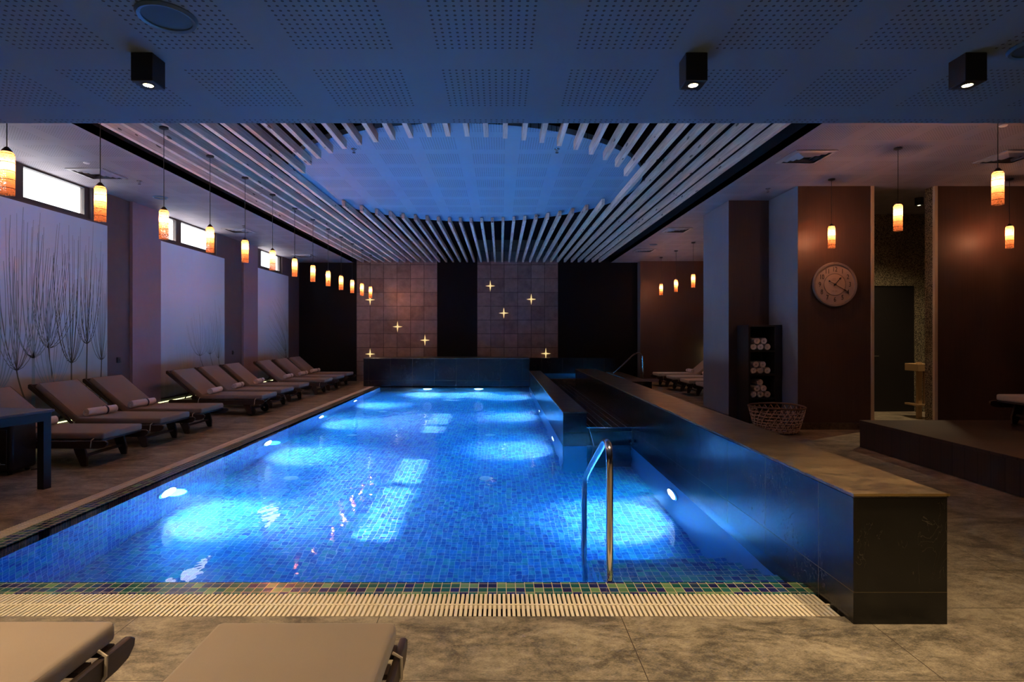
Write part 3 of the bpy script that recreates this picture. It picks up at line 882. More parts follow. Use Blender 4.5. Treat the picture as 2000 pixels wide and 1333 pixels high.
# underwater lamps
def pool_lamp(loc, rz, label):
    t = thing('underwater_lamp', loc, label, 'lamp', rz, 'underwater lamps in the pool walls')   # faces local +y
    b = MB(); b.lathe([(0.13, 0), (0.15, 0.0), (0.15, 0.018), (0.125, 0.026), (0.125, 0.0)], 28); b.xf(Matrix.Rotation(-PI / 2, 4, 'X')).build('bezel', M['steel'], t)
    b = MB(); b.lathe([(0, 0.014), (0.07, 0.013), (0.126, 0.006)], 28); b.xf(Matrix.Rotation(-PI / 2, 4, 'X')).build('lens', M['pool_lens'], t)
    add_light('SPOT', 'pool_spot', t, (0, .10, 0), P_POOL, C_POOL, spot_size=math.radians(170), spot_blend=0.8, shadow_soft_size=0.085, rot=(math.radians(80), 0, 0))
    add_light('SPOT', 'pool_beam', t, (0, .10, 0), P_BEAM, (0.66, 0.84, 1.0), spot_size=math.radians(76), spot_blend=1.0, shadow_soft_size=0.05, rot=(math.radians(30), 0, 0))
    return t
for k, y in enumerate((5.5, 7.85, 10.2, 12.55)):
    pool_lamp((PX0, y, -.55), -PI / 2, 'bright lamp under water on the left pool side, %s from the camera' % ORD[k])
for k, y in enumerate((8.2, 11.0, 14.0)):
    pool_lamp((AX0 - .006, y, -.55), PI / 2, 'bright lamp under water in the low black wall, %s from the camera' % ORD[k])
pool_lamp((BX0, 5.5, -.55), PI / 2, 'bright lamp under water beside the steel handrail, below the long black wall')
for k, x in enumerate((-1.99, -.59)):
    pool_lamp((x, 15.26, -.55), PI, 'bright lamp under water below the jacuzzi block, %s one' % ('left', 'right')[k])
add_light('POINT', 'jacuzzi_glow', jz, (4.1, .5, 0.17), 25, C_POOL, shadow_soft_size=0.05)

# pendants
def pendant(loc, drop, label, group):
    """drop = ceiling to shade bottom; local z=0 is the ceiling"""
    H = 0.31; z0 = -drop; z1 = z0 + H
    t = thing('pendant_lamp', loc, label, 'lamp', 0, group)
    b = MB(); b.lathe([(0, 0), (.045, 0), (.045, -.018), (.012, -.028), (0, -.028)], 16); b.build('canopy', M['black_metal'], t)
    b = MB(); b.tube([(0, 0, -.02), (0, 0, z1 + .02)], .0035, 6); b.build('cord', M['black_metal'], t)
    b = MB(); b.lathe([(0, z1 + .04), (.012, z1 + .035), (.030, z1 + .012), (.036, z1), (0, z1)], 18); b.build('cap', M['black_metal'], t)
    b = MB()
    b.lathe([(.030, H), (.040, H - .006), (.046, H - .02), (.0465, 0)], 28)
    b.build('shade', M['shade'], t, loc=(0, 0, z0))
    lt = add_light('POINT', 'bulb', t, (0, 0, z1 - .10), P_PEND, C_PEND, shadow_soft_size=0.022)
    return t
pend0 = None
G1 = 'pendants over the left edge of the pool'; G2 = 'pendants over the right side'
def place_pendant(loc, drop, label, group):
    global pend0
    key = round(drop, 3)
    src = protos.get(key)
    if src is None:
        src = pendant(loc, drop, label, group); protos[key] = src; return src
    c = copy_tree(src); c.location = loc; c['label'] = label; c['group'] = group
    return c
protos = {}
for i in range(13):
    y = 4.05 + 0.945 * i
    lab = 'lit carved glass pendant over the left pool edge, %s' % ('nearest the camera' if i == 0 else 'farthest of the row' if i == 12 else '%s from the camera' % ORD[i])
    place_pendant((-3.58, y, CEIL + .005), 1.195, lab, G1)
for i, (x, y, lab) in enumerate(((4.69, 5.26, 'lit pendant on the right hanging before the square air vent, largest one on that side'),
                                 (4.69, 6.58, 'lit pendant hanging in front of the doorway opening'),
                                 (4.69, 7.9, 'lit pendant hanging just above the wall clock'),
                                 (7.2, 7.89, 'lit pendant over the wooden platform at the far right'))):
    place_pendant((x, y, CEIL), .98, lab, G2)
for i, (x, y, lab) in enumerate(((4.6, 13.3, 'lit pendant before the far brown wall, right one of three'), (4.6, 14.6, 'lit pendant before the far brown wall, middle one of three'),
                                 (4.57, 15.85, 'lit pendant before the far brown wall, left one of three'))):
    place_pendant((x, y, CEIL), 1.075, lab, 'small far pendants on the right')
# cube downlights on the low ceiling
def cube_lamp(loc, label, cyl=False, hgt=.123, power=P_DOWN):
    t = thing('ceiling_downlight', loc, label, 'lamp', 0, 'surface downlights on the ceiling')
    b = MB()
    if cyl: b.lathe([(0, 0), (.06, 0), (.06, -hgt), (.05, -hgt), (.045, -hgt + .02), (0, -hgt + .02)], 28)
    else:
        b.box(-.0475, .0475, -.0475, .0475, -hgt, 0); b.bevel(.002, 1)
    b.build('housing', M['black_metal'], t, smooth=30)
    b = MB(); b.lathe([(.020, -hgt - .001), (.026, -hgt - .003), (.029, -hgt)], 24); b.build('ring', M['black_metal'], t)
    b = MB(); b.lathe([(0, -hgt - .002), (.021, -hgt - .001)], 24); b.build('lens', M['downlight_lens'], t)
    add_light('SPOT', 'down_spot', t, (0, 0, -hgt - .006), power, C_DOWN, spot_size=math.radians(118), spot_blend=1.0, shadow_soft_size=0.02)
    return t
cube_lamp((-1.565, 2.482, LOW), 'black cube downlight lit on the near ceiling, left of the pool')
cube_lamp((.858, 2.482, LOW), 'black cube downlight lit on the near ceiling, middle one of three')
cube_lamp((2.078, 2.482, LOW), 'black cube downlight lit on the near ceiling, right one of three')
cube_lamp((-2.3, 1.4, LOW), 'added unseen black cube downlight above the near left loungers', power=330)  # out of view, added to brighten the near left lounger
cube_lamp((.3, .3, LOW), 'added unseen black cube downlight above the camera')  # out of view, added to light the foreground
cube_lamp((2.8, .6, LOW), 'added unseen black cube downlight behind the end of the black wall')  # another unseen lamp, put in for the foreground light
cube_lamp((6.74, 8.98, CEIL), 'black round downlight in the pebble walled lobby', True, .12, 260)
# hidden sconce behind the pillar
t = thing('wall_sconce', (6.32, YB - .36, .85), 'small yellow lit wall lamp near the floor behind the grey pillar', 'lamp')
b = MB(); b.box(-.05, .05, -.05, 0, -.06, .06); b.build('body', M['sconce_glow'], t, smooth=0)
add_light('POINT', 'sconce_bulb', t, (0, -.1, 0), 3, (.9, .9, .45), shadow_soft_size=.04)

# ------------------------------------------------------------ ceiling fittings
def vent(x, y, label):
    t = thing('air_vent', (x, y, CEIL), label, 'vent', 0, 'square air vents in the side ceilings')
    r = .25
    b = MB()
    for k, (ra, rb, za, zb) in enumerate(((.25, .205, -.012, -.020), (.185, .155, -.006, -.026), (.135, .105, -.004, -.028), (.085, .055, -.003, -.028))):
        o4 = [b.bm.verts.new((sx * ra, sy * ra, za)) for sx, sy in ((-1, -1), (1, -1), (1, 1), (-1, 1))]
        i4 = [b.bm.verts.new((sx * rb, sy * rb, zb)) for sx, sy in ((-1, -1), (1, -1), (1, 1), (-1, 1))]
        t4 = [b.bm.verts.new((sx * ra, sy * ra, 0)) for sx, sy in ((-1, -1), (1, -1), (1, 1), (-1, 1))]
        for q in range(4):
            b.bm.faces.new((o4[q], o4[(q + 1) % 4], i4[(q + 1) % 4], i4[q]))
            b.bm.faces.new((t4[q], t4[(q + 1) % 4], o4[(q + 1) % 4], o4[q]))
    b.build('louvres', M['diffuser'], t, smooth=0)
    b = MB(); b.box(-.245, .245, -.245, .245, -.003, -.0005); b.build('recess', M['diffuser_dark'], t, smooth=0)
vent(-5.5, 7.62, 'square air vent in the left ceiling nearest the camera, beside a pendant')
vent(-5.5, 11.75, 'middle square air vent in the left ceiling above the second window')
vent(-5.45, 15.5, 'farthest square air vent in the left ceiling before the black wall')
vent(3.78, 6.9, 'square air vent in the right ceiling catching blue light at its edge')
vent(6.3, 6.9, 'square air vent at the far right over the wooden platform')
vent(3.7, 11.7, 'small looking air vent in the right ceiling left of the grey pillar')
vent(3.75, 14.5, 'farthest air vent in the right ceiling near the far brown wall')
def speaker(x, y, z, r, label):
    t = thing('ceiling_speaker', (x, y, z), label, 'speaker', 0, 'round ceiling speakers')
    b = MB(); b.lathe([(r, 0), (r, -.004), (r * .93, -.014), (r * .82, -.010), (r * .80, 0)], 48); b.build('ring', M['speaker_ring'], t)
    b = MB(); b.lathe([(0, -.006), (r * .81, -.005)], 48); b.build('grille', M['speaker_grille'], t)
speaker(-1.29, 2.16, LOW, .108, 'large round speaker in the near ceiling, upper left')
speaker(2.30, 2.38, LOW, .108, 'round speaker in the near ceiling, cut by the right frame edge')
speaker(-5.45, 8.95, CEIL, .11, 'dark round speaker in the left ceiling before the first pillar')
speaker(3.73, 13.6, CEIL, .10, 'round speaker in the right ceiling by the far vents')
def sprinkler(x, y, z, label):
    t = thing('sprinkler', (x, y, z), label, 'sprinkler', 0, 'ceiling sprinklers')
    b = MB(); b.lathe([(0, 0), (.035, 0), (.035, -.006), (.012, -.010), (.010, -.035), (0, -.035)], 16); b.build('body', M['steel'], t)
    b = MB(); b.tube([(-.014, 0, -.01), (-.014, 0, -.045), (.014, 0, -.045), (.014, 0, -.01)], .003, 6); b.lathe([(0, -.05), (.022, -.05), (.022, -.053), (0, -.053)], 12); b.build('deflector', M['steel'], t)
sprinkler(-5.16, 7.98, CEIL, 'small sprinkler beside the first left air vent')
sprinkler(-5.17, 11.25, CEIL, 'small sprinkler beside the second left air vent')
sprinkler(-5.2, 15.3, CEIL, 'small sprinkler beside the third left air vent')
sprinkler(4.03, 8.4, CEIL, 'small sprinkler in the right ceiling before the towel alcove')
for (x, y, lab) in ((-1.83, 6.98, 'left near'), (.71, 6.98, 'right near'), (-1.93, 10.85, 'left far'), (.74, 10.9, 'right far')):
    sprinkler(x, y, 3.735, 'small sprinkler on the blue disc, %s one' % lab)
for (x, y, lab) in ((-5.3, 7.15, 'left'), (5.3, 5.88, 'right')):
    t = thing('ceiling_sensor', (x, y, CEIL), 'small white oval sensor in the %s ceiling' % lab, 'sensor')
    b = MB(); b.lathe([(0, -.012), (.03, -.011), (.038, 0)], 20); b.build('cover', M['white_plastic'], t)

# ------------------------------------------------------------ brass stars
def star(x, z, s, label):
    b = MB(); r = .022
    pts = [(0, s * 1.15), (r, r), (s, 0), (r, -r), (0, -s * 1.15), (-r, -r), (-s, 0), (-r, r)]
    c0 = b.bm.verts.new((0, -.05, 0)); c1 = b.bm.verts.new((0, 0, 0))
    v = [b.bm.verts.new((px, -.012, pz)) for px, pz in pts]
    for i in range(8):
        b.bm.faces.new((v[i], v[(i + 1) % 8], c0)); b.bm.faces.new((v[(i + 1) % 8], v[i], c1))
    o = b.build('brass_star', M['brass_added_glow'], smooth=0, loc=(x, YB - .02, z))
    tag(o, label, 'wall ornament', 'brass stars on the bronze tiles')
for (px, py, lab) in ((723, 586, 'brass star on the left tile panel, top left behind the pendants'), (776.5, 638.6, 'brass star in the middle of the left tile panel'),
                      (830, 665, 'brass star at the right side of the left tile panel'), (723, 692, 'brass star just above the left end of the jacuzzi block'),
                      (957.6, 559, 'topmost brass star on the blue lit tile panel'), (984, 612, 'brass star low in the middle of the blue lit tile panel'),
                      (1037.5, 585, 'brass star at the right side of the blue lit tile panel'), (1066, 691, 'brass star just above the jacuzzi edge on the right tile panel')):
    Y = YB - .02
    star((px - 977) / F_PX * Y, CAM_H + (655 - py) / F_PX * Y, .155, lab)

# ------------------------------------------------------------ handrails
def handrail(name, pts, r, label, plates):
    t = thing(name, pts[0], label, 'handrail')
    off = Vector(pts[0])
    b = MB(); b.tube([Vector(p) - off for p in pts], r, 16); b.build('rail', M['steel'], t)
    for p in plates:
        b = MB(); b.lathe([(r, 0), (r * 1.9, 0), (r * 1.9, .008), (r, .02)], 20, Vector(p) - off); b.build('flange', M['steel'], t)
def arc(p0, p1, p2, n=10):
    p0, p1, p2 = map(Vector, (p0, p1, p2))
    return [p0 * (1 - t) ** 2 + p1 * 2 * t * (1 - t) + p2 * t * t for t in [k / n for k in range(n + 1)]]
X = .625
pts = [(X, 3.19, -.30), (X, 3.19, 0), (X, 3.19, .60)] + arc((X, 3.19, .66), (X, 3.19, .83), (X, 3.38, .74), 10) + [(X, 3.8, .52)] + arc((X, 4.02, .40), (X, 4.15, .33), (X, 4.15, .20), 6) + [(X, 4.15, -.2), (X, 4.15, -.8), (X, 4.15, DEP)]
handrail('pool_handrail', pts, .0205, 'tall polished steel handrail standing in the near right of the pool', [])
yy = 15.4
pts = [(3.12, yy, .34), (3.35, yy, .55)] + arc((3.62, yy, .81), (3.82, yy, 1.0), (3.93, yy, .82), 8) + [(3.94, yy, .4), (3.94, yy, 0)]
handrail('jacuzzi_handrail', pts, .022, 'slim steel handrail at the right side of the far jacuzzi', [(3.94, yy, 0)])

# ------------------------------------------------------------ loungers
# local frame: foot end of the mattress at x=0, head towards -x, width along y, floor z=0
def make_lounger(loc, rz, label, group, fab='cushion', wheels_at_foot=False):
    t = thing('sun_lounger', loc, label, 'sun lounger', rz, group)
    W = .325
    b = MB()
    top = [(-.0, .36), (-1.06, .36), (-1.56, .805)]
    prof = [(0.0, .285), (0.0, .36), (-1.04, .36), (-1.56, .80), (-1.608, .745), (-1.085, .285)]
    b.prism(prof, -W, W); b.bevel(.022, 3); b.build('mattress', M[fab], t)
    # seam piping around the top
    b = MB()
    loop = [(-.012, -W + .008, .351), (-1.03, -W + .008, .354), (-1.553, -W + .008, .795), (-1.553, W - .008, .795), (-1.03, W - .008, .354), (-.012, W - .008, .351)]
    b.tube(loop, .0022, 6, closed=True); b.build('piping', M[fab], t)
    for s in (-1, 1):
        b = MB(); pr = [(.055, .235), (.06, .262), (.035, .28), (-1.58, .28), (-1.62, .262), (-1.60, .20), (-.04, .195), (.02, .205)]
        b.prism(pr, s * (W + .004), s * (W + .029)); b.bevel(.004, 1); b.build('rail', M['dark_wood'], t, smooth=40)
        b = MB(); pr = [(-1.06, .27), (-1.05, .235), (-1.66, .735), (-1.66, .775), (-1.635, .785)]
        b.prism(pr, s * (W + .000), s * (W - .028) if False else s * (W + .028)); b.build('backrest_frame', M['dark_wood'], t, smooth=40)
    b = MB(); b.box(-1.655, -1.63, -W, W, .735, .778); b.build('backrest_rail', M['dark_wood'], t, smooth=0)
    b = MB()
    for k in range(9): b.box(-.08 - k * .115, -.02 - k * .115, -W - .004, W + .004, .265, .283)
    b.build('slats', M['dark_wood'], t, smooth=0)
    def leg(x0, x1, s, wheel):
        b = MB(); zb = .03 if wheel else 0.0
        pr = [(x0 - .075, .262), (x0 + .05, .262), (x1 + .035, .09), (x1 + .03, zb), (x1 - .03, zb), (x0 - .035, .14)]
        b.prism(pr, s * (W - .028), s * (W + .002)); b.bevel(.005, 1); b.build('leg', M['dark_wood'], t, smooth=40)
        if wheel:
            b = MB(); b.lathe([(0, -.016), (.07, -.016), (.078, -.010), (.078, .010), (.07, .016), (0, .016)], 24)
            b.xf(Matrix.Translation((x1, s * (W - .050), .079)) @ Matrix.Rotation(PI / 2, 4, 'X'))
            w_ = b.build('wheel', M['rubber'], t)
            b = MB(); b.lathe([(0, -.04), (.014, -.04), (.014, .04), (0, .04)], 10)
            b.xf(Matrix.Translation((x1, s * (W - .040), .079)) @ Matrix.Rotation(PI / 2, 4, 'X')); b.build('axle_cap', M['steel'], w_)
    for s in (-1, 1):
        leg(-.27, -.21, s, wheels_at_foot); leg(-1.36, -1.42, s, not wheels_at_foot)
    for x in (-.235, -1.40):
        b = MB(); b.box(x - .018, x + .018, -W + .02, W - .02, .095, .12); b.build('stretcher', M['dark_wood'], t, smooth=0)
    b = MB()
    for s in (-1, 1):
        b.tube([(-1.42, s * .2, .28), (-1.30, s * .2, .48)], .010, 6)
    b.tube([(-1.30, -.2, .48), (-1.30, .2, .48)], .010, 6); b.build('backrest_prop', M['dark_wood'], t)
    for s in (-1, 1):
        b = MB(); b.tube([(-.10, s * (W + .002), .30), (-.105, s * (W + .034), .285), (-.112, s * (W + .036), .22), (-.13, s * (W + .01), .185)], .006, 6); b.build('tie', M['tie'], t)
        b = MB(); b.tube([(-1.08, s * (W + .002), .32), (-1.085, s * (W + .034), .285), (-1.10, s * (W + .036), .2)], .005, 6); b.build('tie', M['tie'], t)
    if wheels_at_foot:
        b = MB(); b.tube([(-.10, W, .26), (-.18, 0, .15), (-.20, -W, .22)], .005, 6); b.build('tie', M['tie'], t)
    return t

GL = 'loungers along the mural wall'
ys = [6.26, 7.30, 8.24, 9.98, 10.98, 12.03, 13.42, 14.42, 15.55]
labs = ['taupe sun lounger nearest the camera on the left, partly behind the table', 'taupe sun lounger second from the camera along the mural wall, before the first pillar',
        'taupe sun lounger third from the camera, beside the first mauve pillar', 'taupe sun lounger with wheels at its foot end, first before the second mural',
        'taupe sun lounger middle of the three before the second mural', 'taupe sun lounger farthest of the three before the second mural',
        'taupe sun lounger first of the far three before the last mural', 'taupe sun lounger middle of the far three before the last mural', 'taupe sun lounger farthest along the left wall, by the black wall']
fx = [-4.22, -4.24, -4.24, -4.12, -4.18, -4.22, -4.12, -4.12, -4.18]
L0 = make_lounger((fx[0], ys[0], 0), 0, labs[0], GL)
rr = random.Random(3)
for i in range(1, 9):
    if i == 3:
        make_lounger((fx[i], ys[i], 0), math.radians(-1), labs[i], GL, wheels_at_foot=True)
    else:
        c = copy_tree(L0); c.location = (fx[i], ys[i], 0); c.rotation_euler.z = math.radians(rr.uniform(-2, 2)); c['label'] = labs[i]
c = copy_tree(L0); c.location = (-.70, 2.03, 0); c.rotation_euler.z = PI / 2; c['label'] = 'taupe lounger foot in the foreground, the right one at the bottom edge'; c['group'] = 'loungers in the foreground'
c = copy_tree(L0); c.location = (-1.725, 2.04, 0); c.rotation_euler.z = PI / 2; c['label'] = 'taupe lounger foot in the foreground, the left one in the bottom corner'; c['group'] = 'loungers in the foreground'
R0 = make_lounger((4.36, 12.15, 0), PI, 'beige lounger by the grey pillar on the right, mostly hidden behind it', 'pale loungers far right', 'cushion_pale')
for (x, y, lab) in ((4.33, 13.15, 'beige lounger on the far right, second from the grey pillar'), (4.33, 14.25, 'beige lounger on the far right, third from the grey pillar'), (4.3, 15.45, 'beige lounger on the far right, closest to the far brown wall')):
    c = copy_tree(R0); c.location = (x, y, 0); c['label'] = lab
c = copy_tree(R0); c.location = (5.95, 6.38, .333); c['label'] = 'beige lounger standing on the dark wooden platform at the right edge'; c['group'] = 'lounger on the platform'

# rolled towels
def towel_mesh(L, r, ri=.008, mat_band=True):
    """spiral roll lying along local y"""
    b = MB(); n = 54; turns = 3.2; th = .0105
    def pr(t, o): 
        a = t * turns * 2 * PI
        rad = ri + (r - ri) * t + o
        return rad * math.cos(a), rad * math.sin(a)
    a0 = []; 
    rings = []
    for yv in (-L / 2, -L / 2 + .012, 0, L / 2 - .012, L / 2):
        sh = .96 if abs(yv) > L / 2 - .005 else 1
        outer = [b.bm.verts.new((pr(k / n, th / 2)[0] * sh, yv, pr(k / n, th / 2)[1] * sh + r)) for k in range(n + 1)]
        inner = [b.bm.verts.new((pr(k / n, -th / 2)[0] * sh, yv, pr(k / n, -th / 2)[1] * sh + r)) for k in range(n + 1)]
        rings.append((outer, inner))
    for (o1, i1), (o2, i2) in zip(rings, rings[1:]):
        for k in range(n):
            b.bm.faces.new((o1[k], o1[k + 1], o2[k + 1], o2[k])); b.bm.faces.new((i1[k], i2[k], i2[k + 1], i1[k + 1]))
        b.bm.faces.new((o1[n], i1[n], i2[n], o2[n])); b.bm.faces.new((o1[0], o2[0], i2[0], i1[0]))
    for (o1, i1) in (rings[0], rings[-1]):
        for k in range(n): b.bm.faces.new((o1[k], i1[k], i1[k + 1], o1[k + 1]))
    return b
def towel(loc, rz, label, group, L=.42, r=.05, band=True):
    t = thing('rolled_towel', loc, label, 'towel', rz, group)
    towel_mesh(L, r).build('roll', M['towel'], t, smooth=60)
    if band:
        b = MB(); b.lathe([(r + .007, -.014), (r + .007, .014)], 28); b.xf(Matrix.Translation((0, .06, r)) @ Matrix.Rotation(PI / 2, 4, 'X')); b.build('band', M['band'], t)
    return t
tw = None
which = ['nearest', 'second', 'third', 'fourth', 'fifth', 'sixth', 'seventh', 'eighth', 'ninth']
for i in range(9):
    lab = 'white towel rolled on the %s lounger of the left row' % which[i]
    loc = (fx[i] - .97, ys[i] - .02 + (-.1 if i == 2 else .0), .368)
    rz = math.radians((-14, -12, -10, 4, 6, 4, 0, -4, -10)[i])
    if i == 3: towel(loc, rz, lab, 'rolled towels on the loungers', band=False)
    elif tw is None: tw = towel(loc, rz, lab, 'rolled towels on the loungers')
    else:
        c = copy_tree(tw); c.location = loc; c.rotation_euler.z = rz; c['label'] = lab
for k, (x, y) in enumerate(((5.25, 15.45), (5.27, 14.25), (5.27, 13.15))):
    c = copy_tree(tw); c.location = (x, y, .368); c.rotation_euler.z = 0; c['label'] = 'white towel rolled on a beige lounger far right, %s from the far wall' % ORD[k]; c['group'] = 'rolled towels on the beige loungers'

# ------------------------------------------------------------ towel rack with towels
SX0, SX1, SY0, SY1, SH = 3.88, 4.40, 8.72, 9.14, 1.56
t = thing('towel_shelf', (SX0, SY0, 0), 'tall black shelf unit holding rolled towels in the alcove', 'shelf')
w_, d_ = SX1 - SX0, SY1 - SY0
for x in (0, w_ - .11):
    b = MB(); b.box(x, x + (.03 if x == 0 else .11), 0, d_, 0, SH); b.build('side_panel', M['rack_wood'], t, smooth=0)
b = MB(); b.box(.03, w_ - .11, d_ - .015, d_, 0, SH); b.build('back_panel', M['rack_wood'], t, smooth=0)
shz = (.02, .39, .765, 1.135, 1.53)
for z in shz:
    b = MB(); b.box(.03, w_ - .11, 0, d_ - .015, z, z + .028); b.build('shelf_board', M['rack_wood'], t, smooth=0)
rt = None
names = {1: 'lowest visible', 2: 'middle', 3: 'top'}
for lv, lay in ((3, [(0, 0), (1, 0), (2, 0), (.5, 1), (1.5, 1)]), (2, [(0, 0), (1, 0), (2, 0), (.35, 1), (1.35, 1)]), (1, [(0, 0), (1, 0), (2, 0), (.5, 1), (1.45, 1), (.95, 2)])):
    for k, (cx, cz) in enumerate(lay):
        r = .052
        rowname = ('bottom', 'upper', 'top')[cz]
        pos = ('left', 'middle', 'right')[k] if cz == 0 else (('left', 'right')[k - 3] if cz == 1 else 'single')
        lab = 'rolled towel on the %s shelf of the black rack, %s row, %s one' % (names[lv], rowname, pos)
        loc = (SX0 + .03 + r + .006 + cx * r * 2.12, SY0 + .20, shz[lv] + .032 + cz * r * 1.8)
        if rt is None: rt = towel(loc, 0, lab, 'rolled towels in the rack', L=.34, r=r - .004, band=False)
        else:
            c = copy_tree(rt); c.location = loc; c['label'] = lab
# ------------------------------------------------------------ basket
t = thing('wicker_basket', (4.0, 8.08, 0), 'round open woven cane basket on the floor before the towel shelf', 'basket')
def brad(z): return .27 + .105 * (z / .375) ** 0.8
def rim_z(a): return .0
b = MB(); NS = 26
def strand(b, a0, turn, mat, r=.0065, off=0.0):
    pts = []
    for k in range(13):
        z = .012 + (.365 - .012) * k / 12; a = a0 + turn * k / 12
        rr_ = brad(z) + off + .004 * math.sin(k * PI)
        pts.append((rr_ * math.cos(a), rr_ * math.sin(a), z))
    b.tube(pts, r, 5, mat=mat)
for k in range(NS):
    strand(b, 2 * PI * k / NS, .62, 0, off=.003); strand(b, 2 * PI * k / NS, -.62, 1, off=-.003)
for z in (.03, .05, .085, .12, .155, .20, .25, .30):
    b.tube([((brad(z) + .005 * math.sin(a * 13 + z * 90)) * math.cos(a), (brad(z) + .005 * math.sin(a * 13 + z * 90)) * math.sin(a), z) for a in [2 * PI * q / 104 for q in range(104)]], .007, 5, closed=True, mat=0)
b.build('weave', [M['cane'], M['cane_dark']], t)
b = MB(); b.tube([(brad(.37) * math.cos(a), brad(.37) * math.sin(a), .37 + .006 * math.sin(a * 2)) for a in [2 * PI * q / 48 for q in range(48)]], .014, 8, closed=True); b.build('rim', M['cane_dark'], t)
b = MB(); b.lathe([(0, .008), (.27, .008), (.27, .016), (0, .016)], 32); b.build('bottom', M['cane_dark'], t)

# ------------------------------------------------------------ clock
t = thing('wall_clock', (4.93, CY, 2.145), 'large round wall clock with arabic numerals on the brown wall', 'clock')
RX = Matrix.Rotation(PI / 2, 4, 'X')      # local z -> -y
b = MB(); b.lathe([(0, 0), (.30, 0), (.322, .02), (.33, .05), (.318, .07), (.295, .066), (.288, .045)], 64); b.xf(RX).build('rim', M['clock_rim'], t, smooth=50)
b = MB(); b.lathe([(0, .046), (.29, .046)], 64); b.xf(RX).build('dial', M['clock_face'], t)
b = MB(); b.lathe([(0, .0475), (.155, .0475)], 48); b.xf(RX).build('dial_centre', M['clock_inner'], t)
for rad in (.157, .163):
    b = MB(); b.tube([(rad * math.cos(2 * PI * q / 60), -.048, rad * math.sin(2 * PI * q / 60)) for q in range(60)], .0012, 4, closed=True); b.build('ring_line', M['ink'], t)
for k in range(12):
    hnum = k + 1; a = PI / 2 - 2 * PI * hnum / 12
    fc = bpy.data.curves.new('numeral', 'FONT'); fc.body = str(hnum); fc.size = .095; fc.align_x = 'CENTER'; fc.align_y = 'CENTER'; fc.extrude = .0008
    fc.materials.append(M['ink'])
    tmp = bpy.data.objects.new('numeral_text', fc); COL.objects.link(tmp)
    bpy.context.view_layer.update()
    me = bpy.data.meshes.new_from_object(tmp.evaluated_get(bpy.context.evaluated_depsgraph_get()))
    bpy.data.objects.remove(tmp)
    o = bpy.data.objects.new('numeral', me); COL.objects.link(o); o.parent = t
    o.location = (.222 * math.cos(a), -.0495, .222 * math.sin(a)); o.rotation_euler = (PI / 2, 0, 0); o.scale = (.8, 1.05, 1)
def hand(name, a, L, tail, w, yy):
    b = MB()
    d = Vector((math.cos(a), 0, math.sin(a))); q = Vector((-d.z, 0, d.x))
    v = [d * -tail + q * w * .5, d * -tail - q * w * .5, d * L * .72 - q * w * .5, d * L * .74 - q * w * 1.6, d * L, d * L * .74 + q * w * 1.6, d * L * .72 + q * w * .5]
    a1 = [b.bm.verts.new((p.x, yy, p.z)) for p in v]; a2 = [b.bm.verts.new((p.x, yy + .003, p.z)) for p in v]
    b.bm.faces.new(a1); b.bm.faces.new(a2[::-1])
    for i in range(7): b.bm.faces.new((a1[i], a1[(i + 1) % 7], a2[(i + 1) % 7], a2[i]))
    b.lathe([(0, 0), (.014, 0), (.014, .003), (0, .003)], 14, (0, 0, 0)) if False else None
    if tail > .05:
        bb = d * -tail
        vv = [b.bm.verts.new((bb.x + .013 * math.cos(2 * PI * k / 12), yy, bb.z + .013 * math.sin(2 * PI * k / 12))) for k in range(12)]
        b.bm.faces.new(vv)
    return b.build(name, M['ink'], t, smooth=0)
hand('hour_hand', math.radians(50), .145, .03, .009, -.056)
hand('minute_hand', math.radians(-30), .215, .10, .007, -.062)
b = MB(); b.lathe([(0, .045), (.016, .045), (.014, .068), (0, .07)], 16); b.xf(RX).build('hub', M['ink'], t)
b = MB()
for (x, z, w_) in ((-.035, -.095, .03), (.012, -.095, .03), (-.02, .085, .05), (-.03, .065, .07)): b.box(x - w_ / 2 + .01, x + w_ / 2 + .01, -.0490, -.0478, z - .003, z + .003)
b.build('dial_mark', M['clock_rim'], t, smooth=0)

# ------------------------------------------------------------ platform
t = thing('wooden_platform', (4.51, 7.0, 0), 'raised dark wooden deck platform at the right side', 'platform')
b = MB(); b.box(0, 4.95, -8.0, 0, 0, .305, 0); o = b.bm; b.bm.faces.ensure_lookup_table()
for f in b.bm.faces:
    f.normal_update()
    if abs(f.normal.y) > .5: f.material_index = 1
b.build('cladding', [M['deck_side'], M['deck_end']], t, smooth=0)
b = MB(); b.box(-.006, 4.95, -8.0, .006, .305, .333); b.bevel(.003, 1); b.build('decking', M['deck_top'], t, smooth=0)

# small timber rack in the lobby
t = thing('timber_stand', (6.62, 9.35, 0), 'narrow light timber stand inside the doorway opening', 'stand')
b = MB(); b.box(0, .06, 0, .06, 0, .95); b.build('post', M['oak'], t, smooth=0)
b = MB(); b.box(.10, .13, 0, .04, .25, .9); b.build('post', M['oak'], t, smooth=0)
b = MB(); b.box(-.05, .15, -.05, .25, .80, .92); b.bevel(.004, 1); b.build('shelf_board', M['oak'], t, smooth=0)
b = MB(); b.box(-.05, .15, -.05, .25, .22, .25); b.build('shelf_board', M['oak'], t, smooth=0)
t.location = (6.97, 9.3, 0)

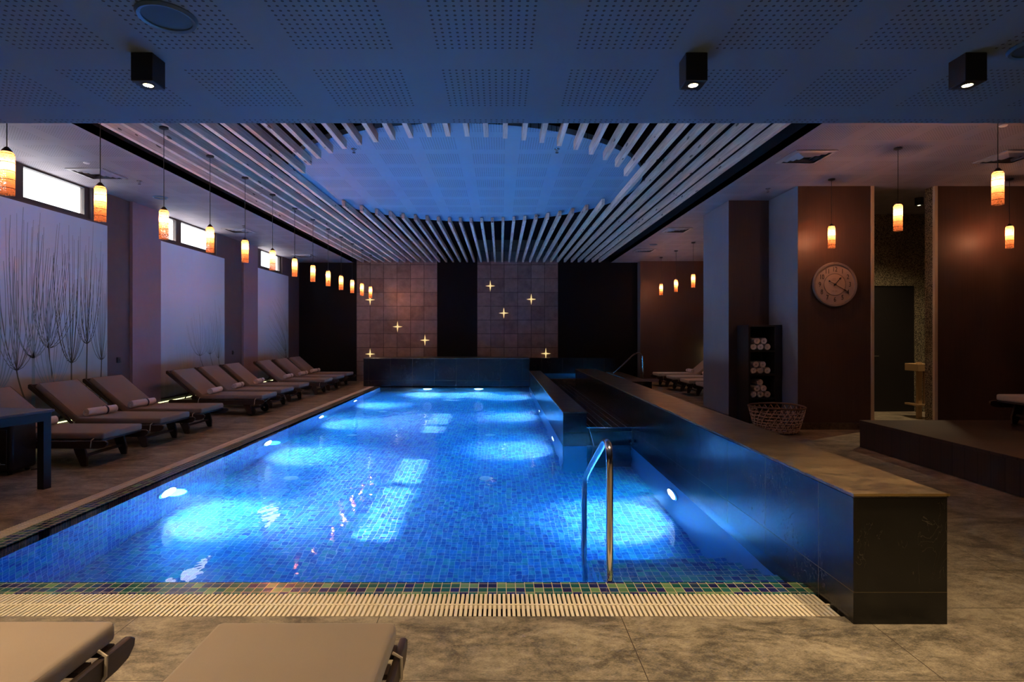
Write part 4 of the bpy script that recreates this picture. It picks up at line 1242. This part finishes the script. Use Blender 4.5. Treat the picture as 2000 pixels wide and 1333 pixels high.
# ------------------------------------------------------------ table, loudspeaker, cable, sockets
t = thing('side_table', (-4.12, 5.12, 0), 'dark square table at the left frame edge beside the nearest lounger', 'table', math.radians(-10))
b = MB(); b.box(-.85, .02, -.85, .02, .695, .72); b.bevel(.004, 1); b.build('table_top', M['table_top'], t, smooth=0)
b = MB(); b.box(-.83, 0, -.83, 0, .62, .695); b.build('apron', M['black_metal'], t, smooth=0)
for (x, y) in ((-.07, -.07), (-.83, -.07), (-.07, -.83), (-.83, -.83)):
    b = MB(); b.box(x, x + .07, y, y + .07, 0, .62); b.build('leg', M['black_metal'], t, smooth=0)
bpy.data.objects['side_table']['label'] = 'dark square table at the left frame edge beside the nearest lounger'
t = thing('loudspeaker', (-5.10, 5.69, 0), 'black portable loudspeaker on the floor behind the table', 'speaker', math.radians(4))
b = MB(); b.box(-.24, .24, -.17, .17, .03, .53); b.bevel(.035, 3); b.build('cabinet', M['socket'], t)
b = MB(); b.box(-.20, .20, -.182, -.168, .07, .46); b.bevel(.01, 2); b.build('front_grille', M['rubber'], t)
for (x, y) in ((-.18, -.11), (.18, -.11), (-.18, .11), (.18, .11)):
    b = MB(); b.lathe([(0, 0), (.02, 0), (.02, .035), (0, .035)], 12, (x, y, 0)); b.build('foot', M['rubber'], t)
b = MB(); b.tube([(.05, -.185, .118), (.10, -.185, .112), (.16, -.185, .120), (.19, -.185, .118)], .004, 6); b.tube([(.13, -.185, .126), (.15, -.185, .130)], .003, 6); b.build('emblem', M['silver'], t)
b = MB(); b.tube([(-4.86, 5.78, .006), (-4.80, 5.83, .006), (-4.78, 5.92, .006), (-4.9, 6.05, .006), (-5.1, 6.3, .006), (-5.6, 6.9, .006), (-6.0, 7.3, .006)], .005, 6)
tag(b.build('power_cable', M['rubber']), 'black cable on the floor leading from the loudspeaker to the wall', 'cable')
for k, (y, z) in enumerate(((8.96, 1.0), (12.8, 1.0))):
    t = thing('wall_socket', (XL, y, z), 'black wall socket on the dark strip beside the %s pillar' % ORD[k], 'socket', group='black wall sockets')
    b = MB(); b.box(0, .014, -.045, .045, -.045, .045); b.bevel(.004, 2); b.build('plate', M['socket'], t)
    b = MB(); b.lathe([(0, 0), (.018, 0)], 12); b.xf(Matrix.Translation((.015, 0, 0)) @ Matrix.Rotation(PI / 2, 4, 'Y')); b.build('insert', M['rubber'], t)
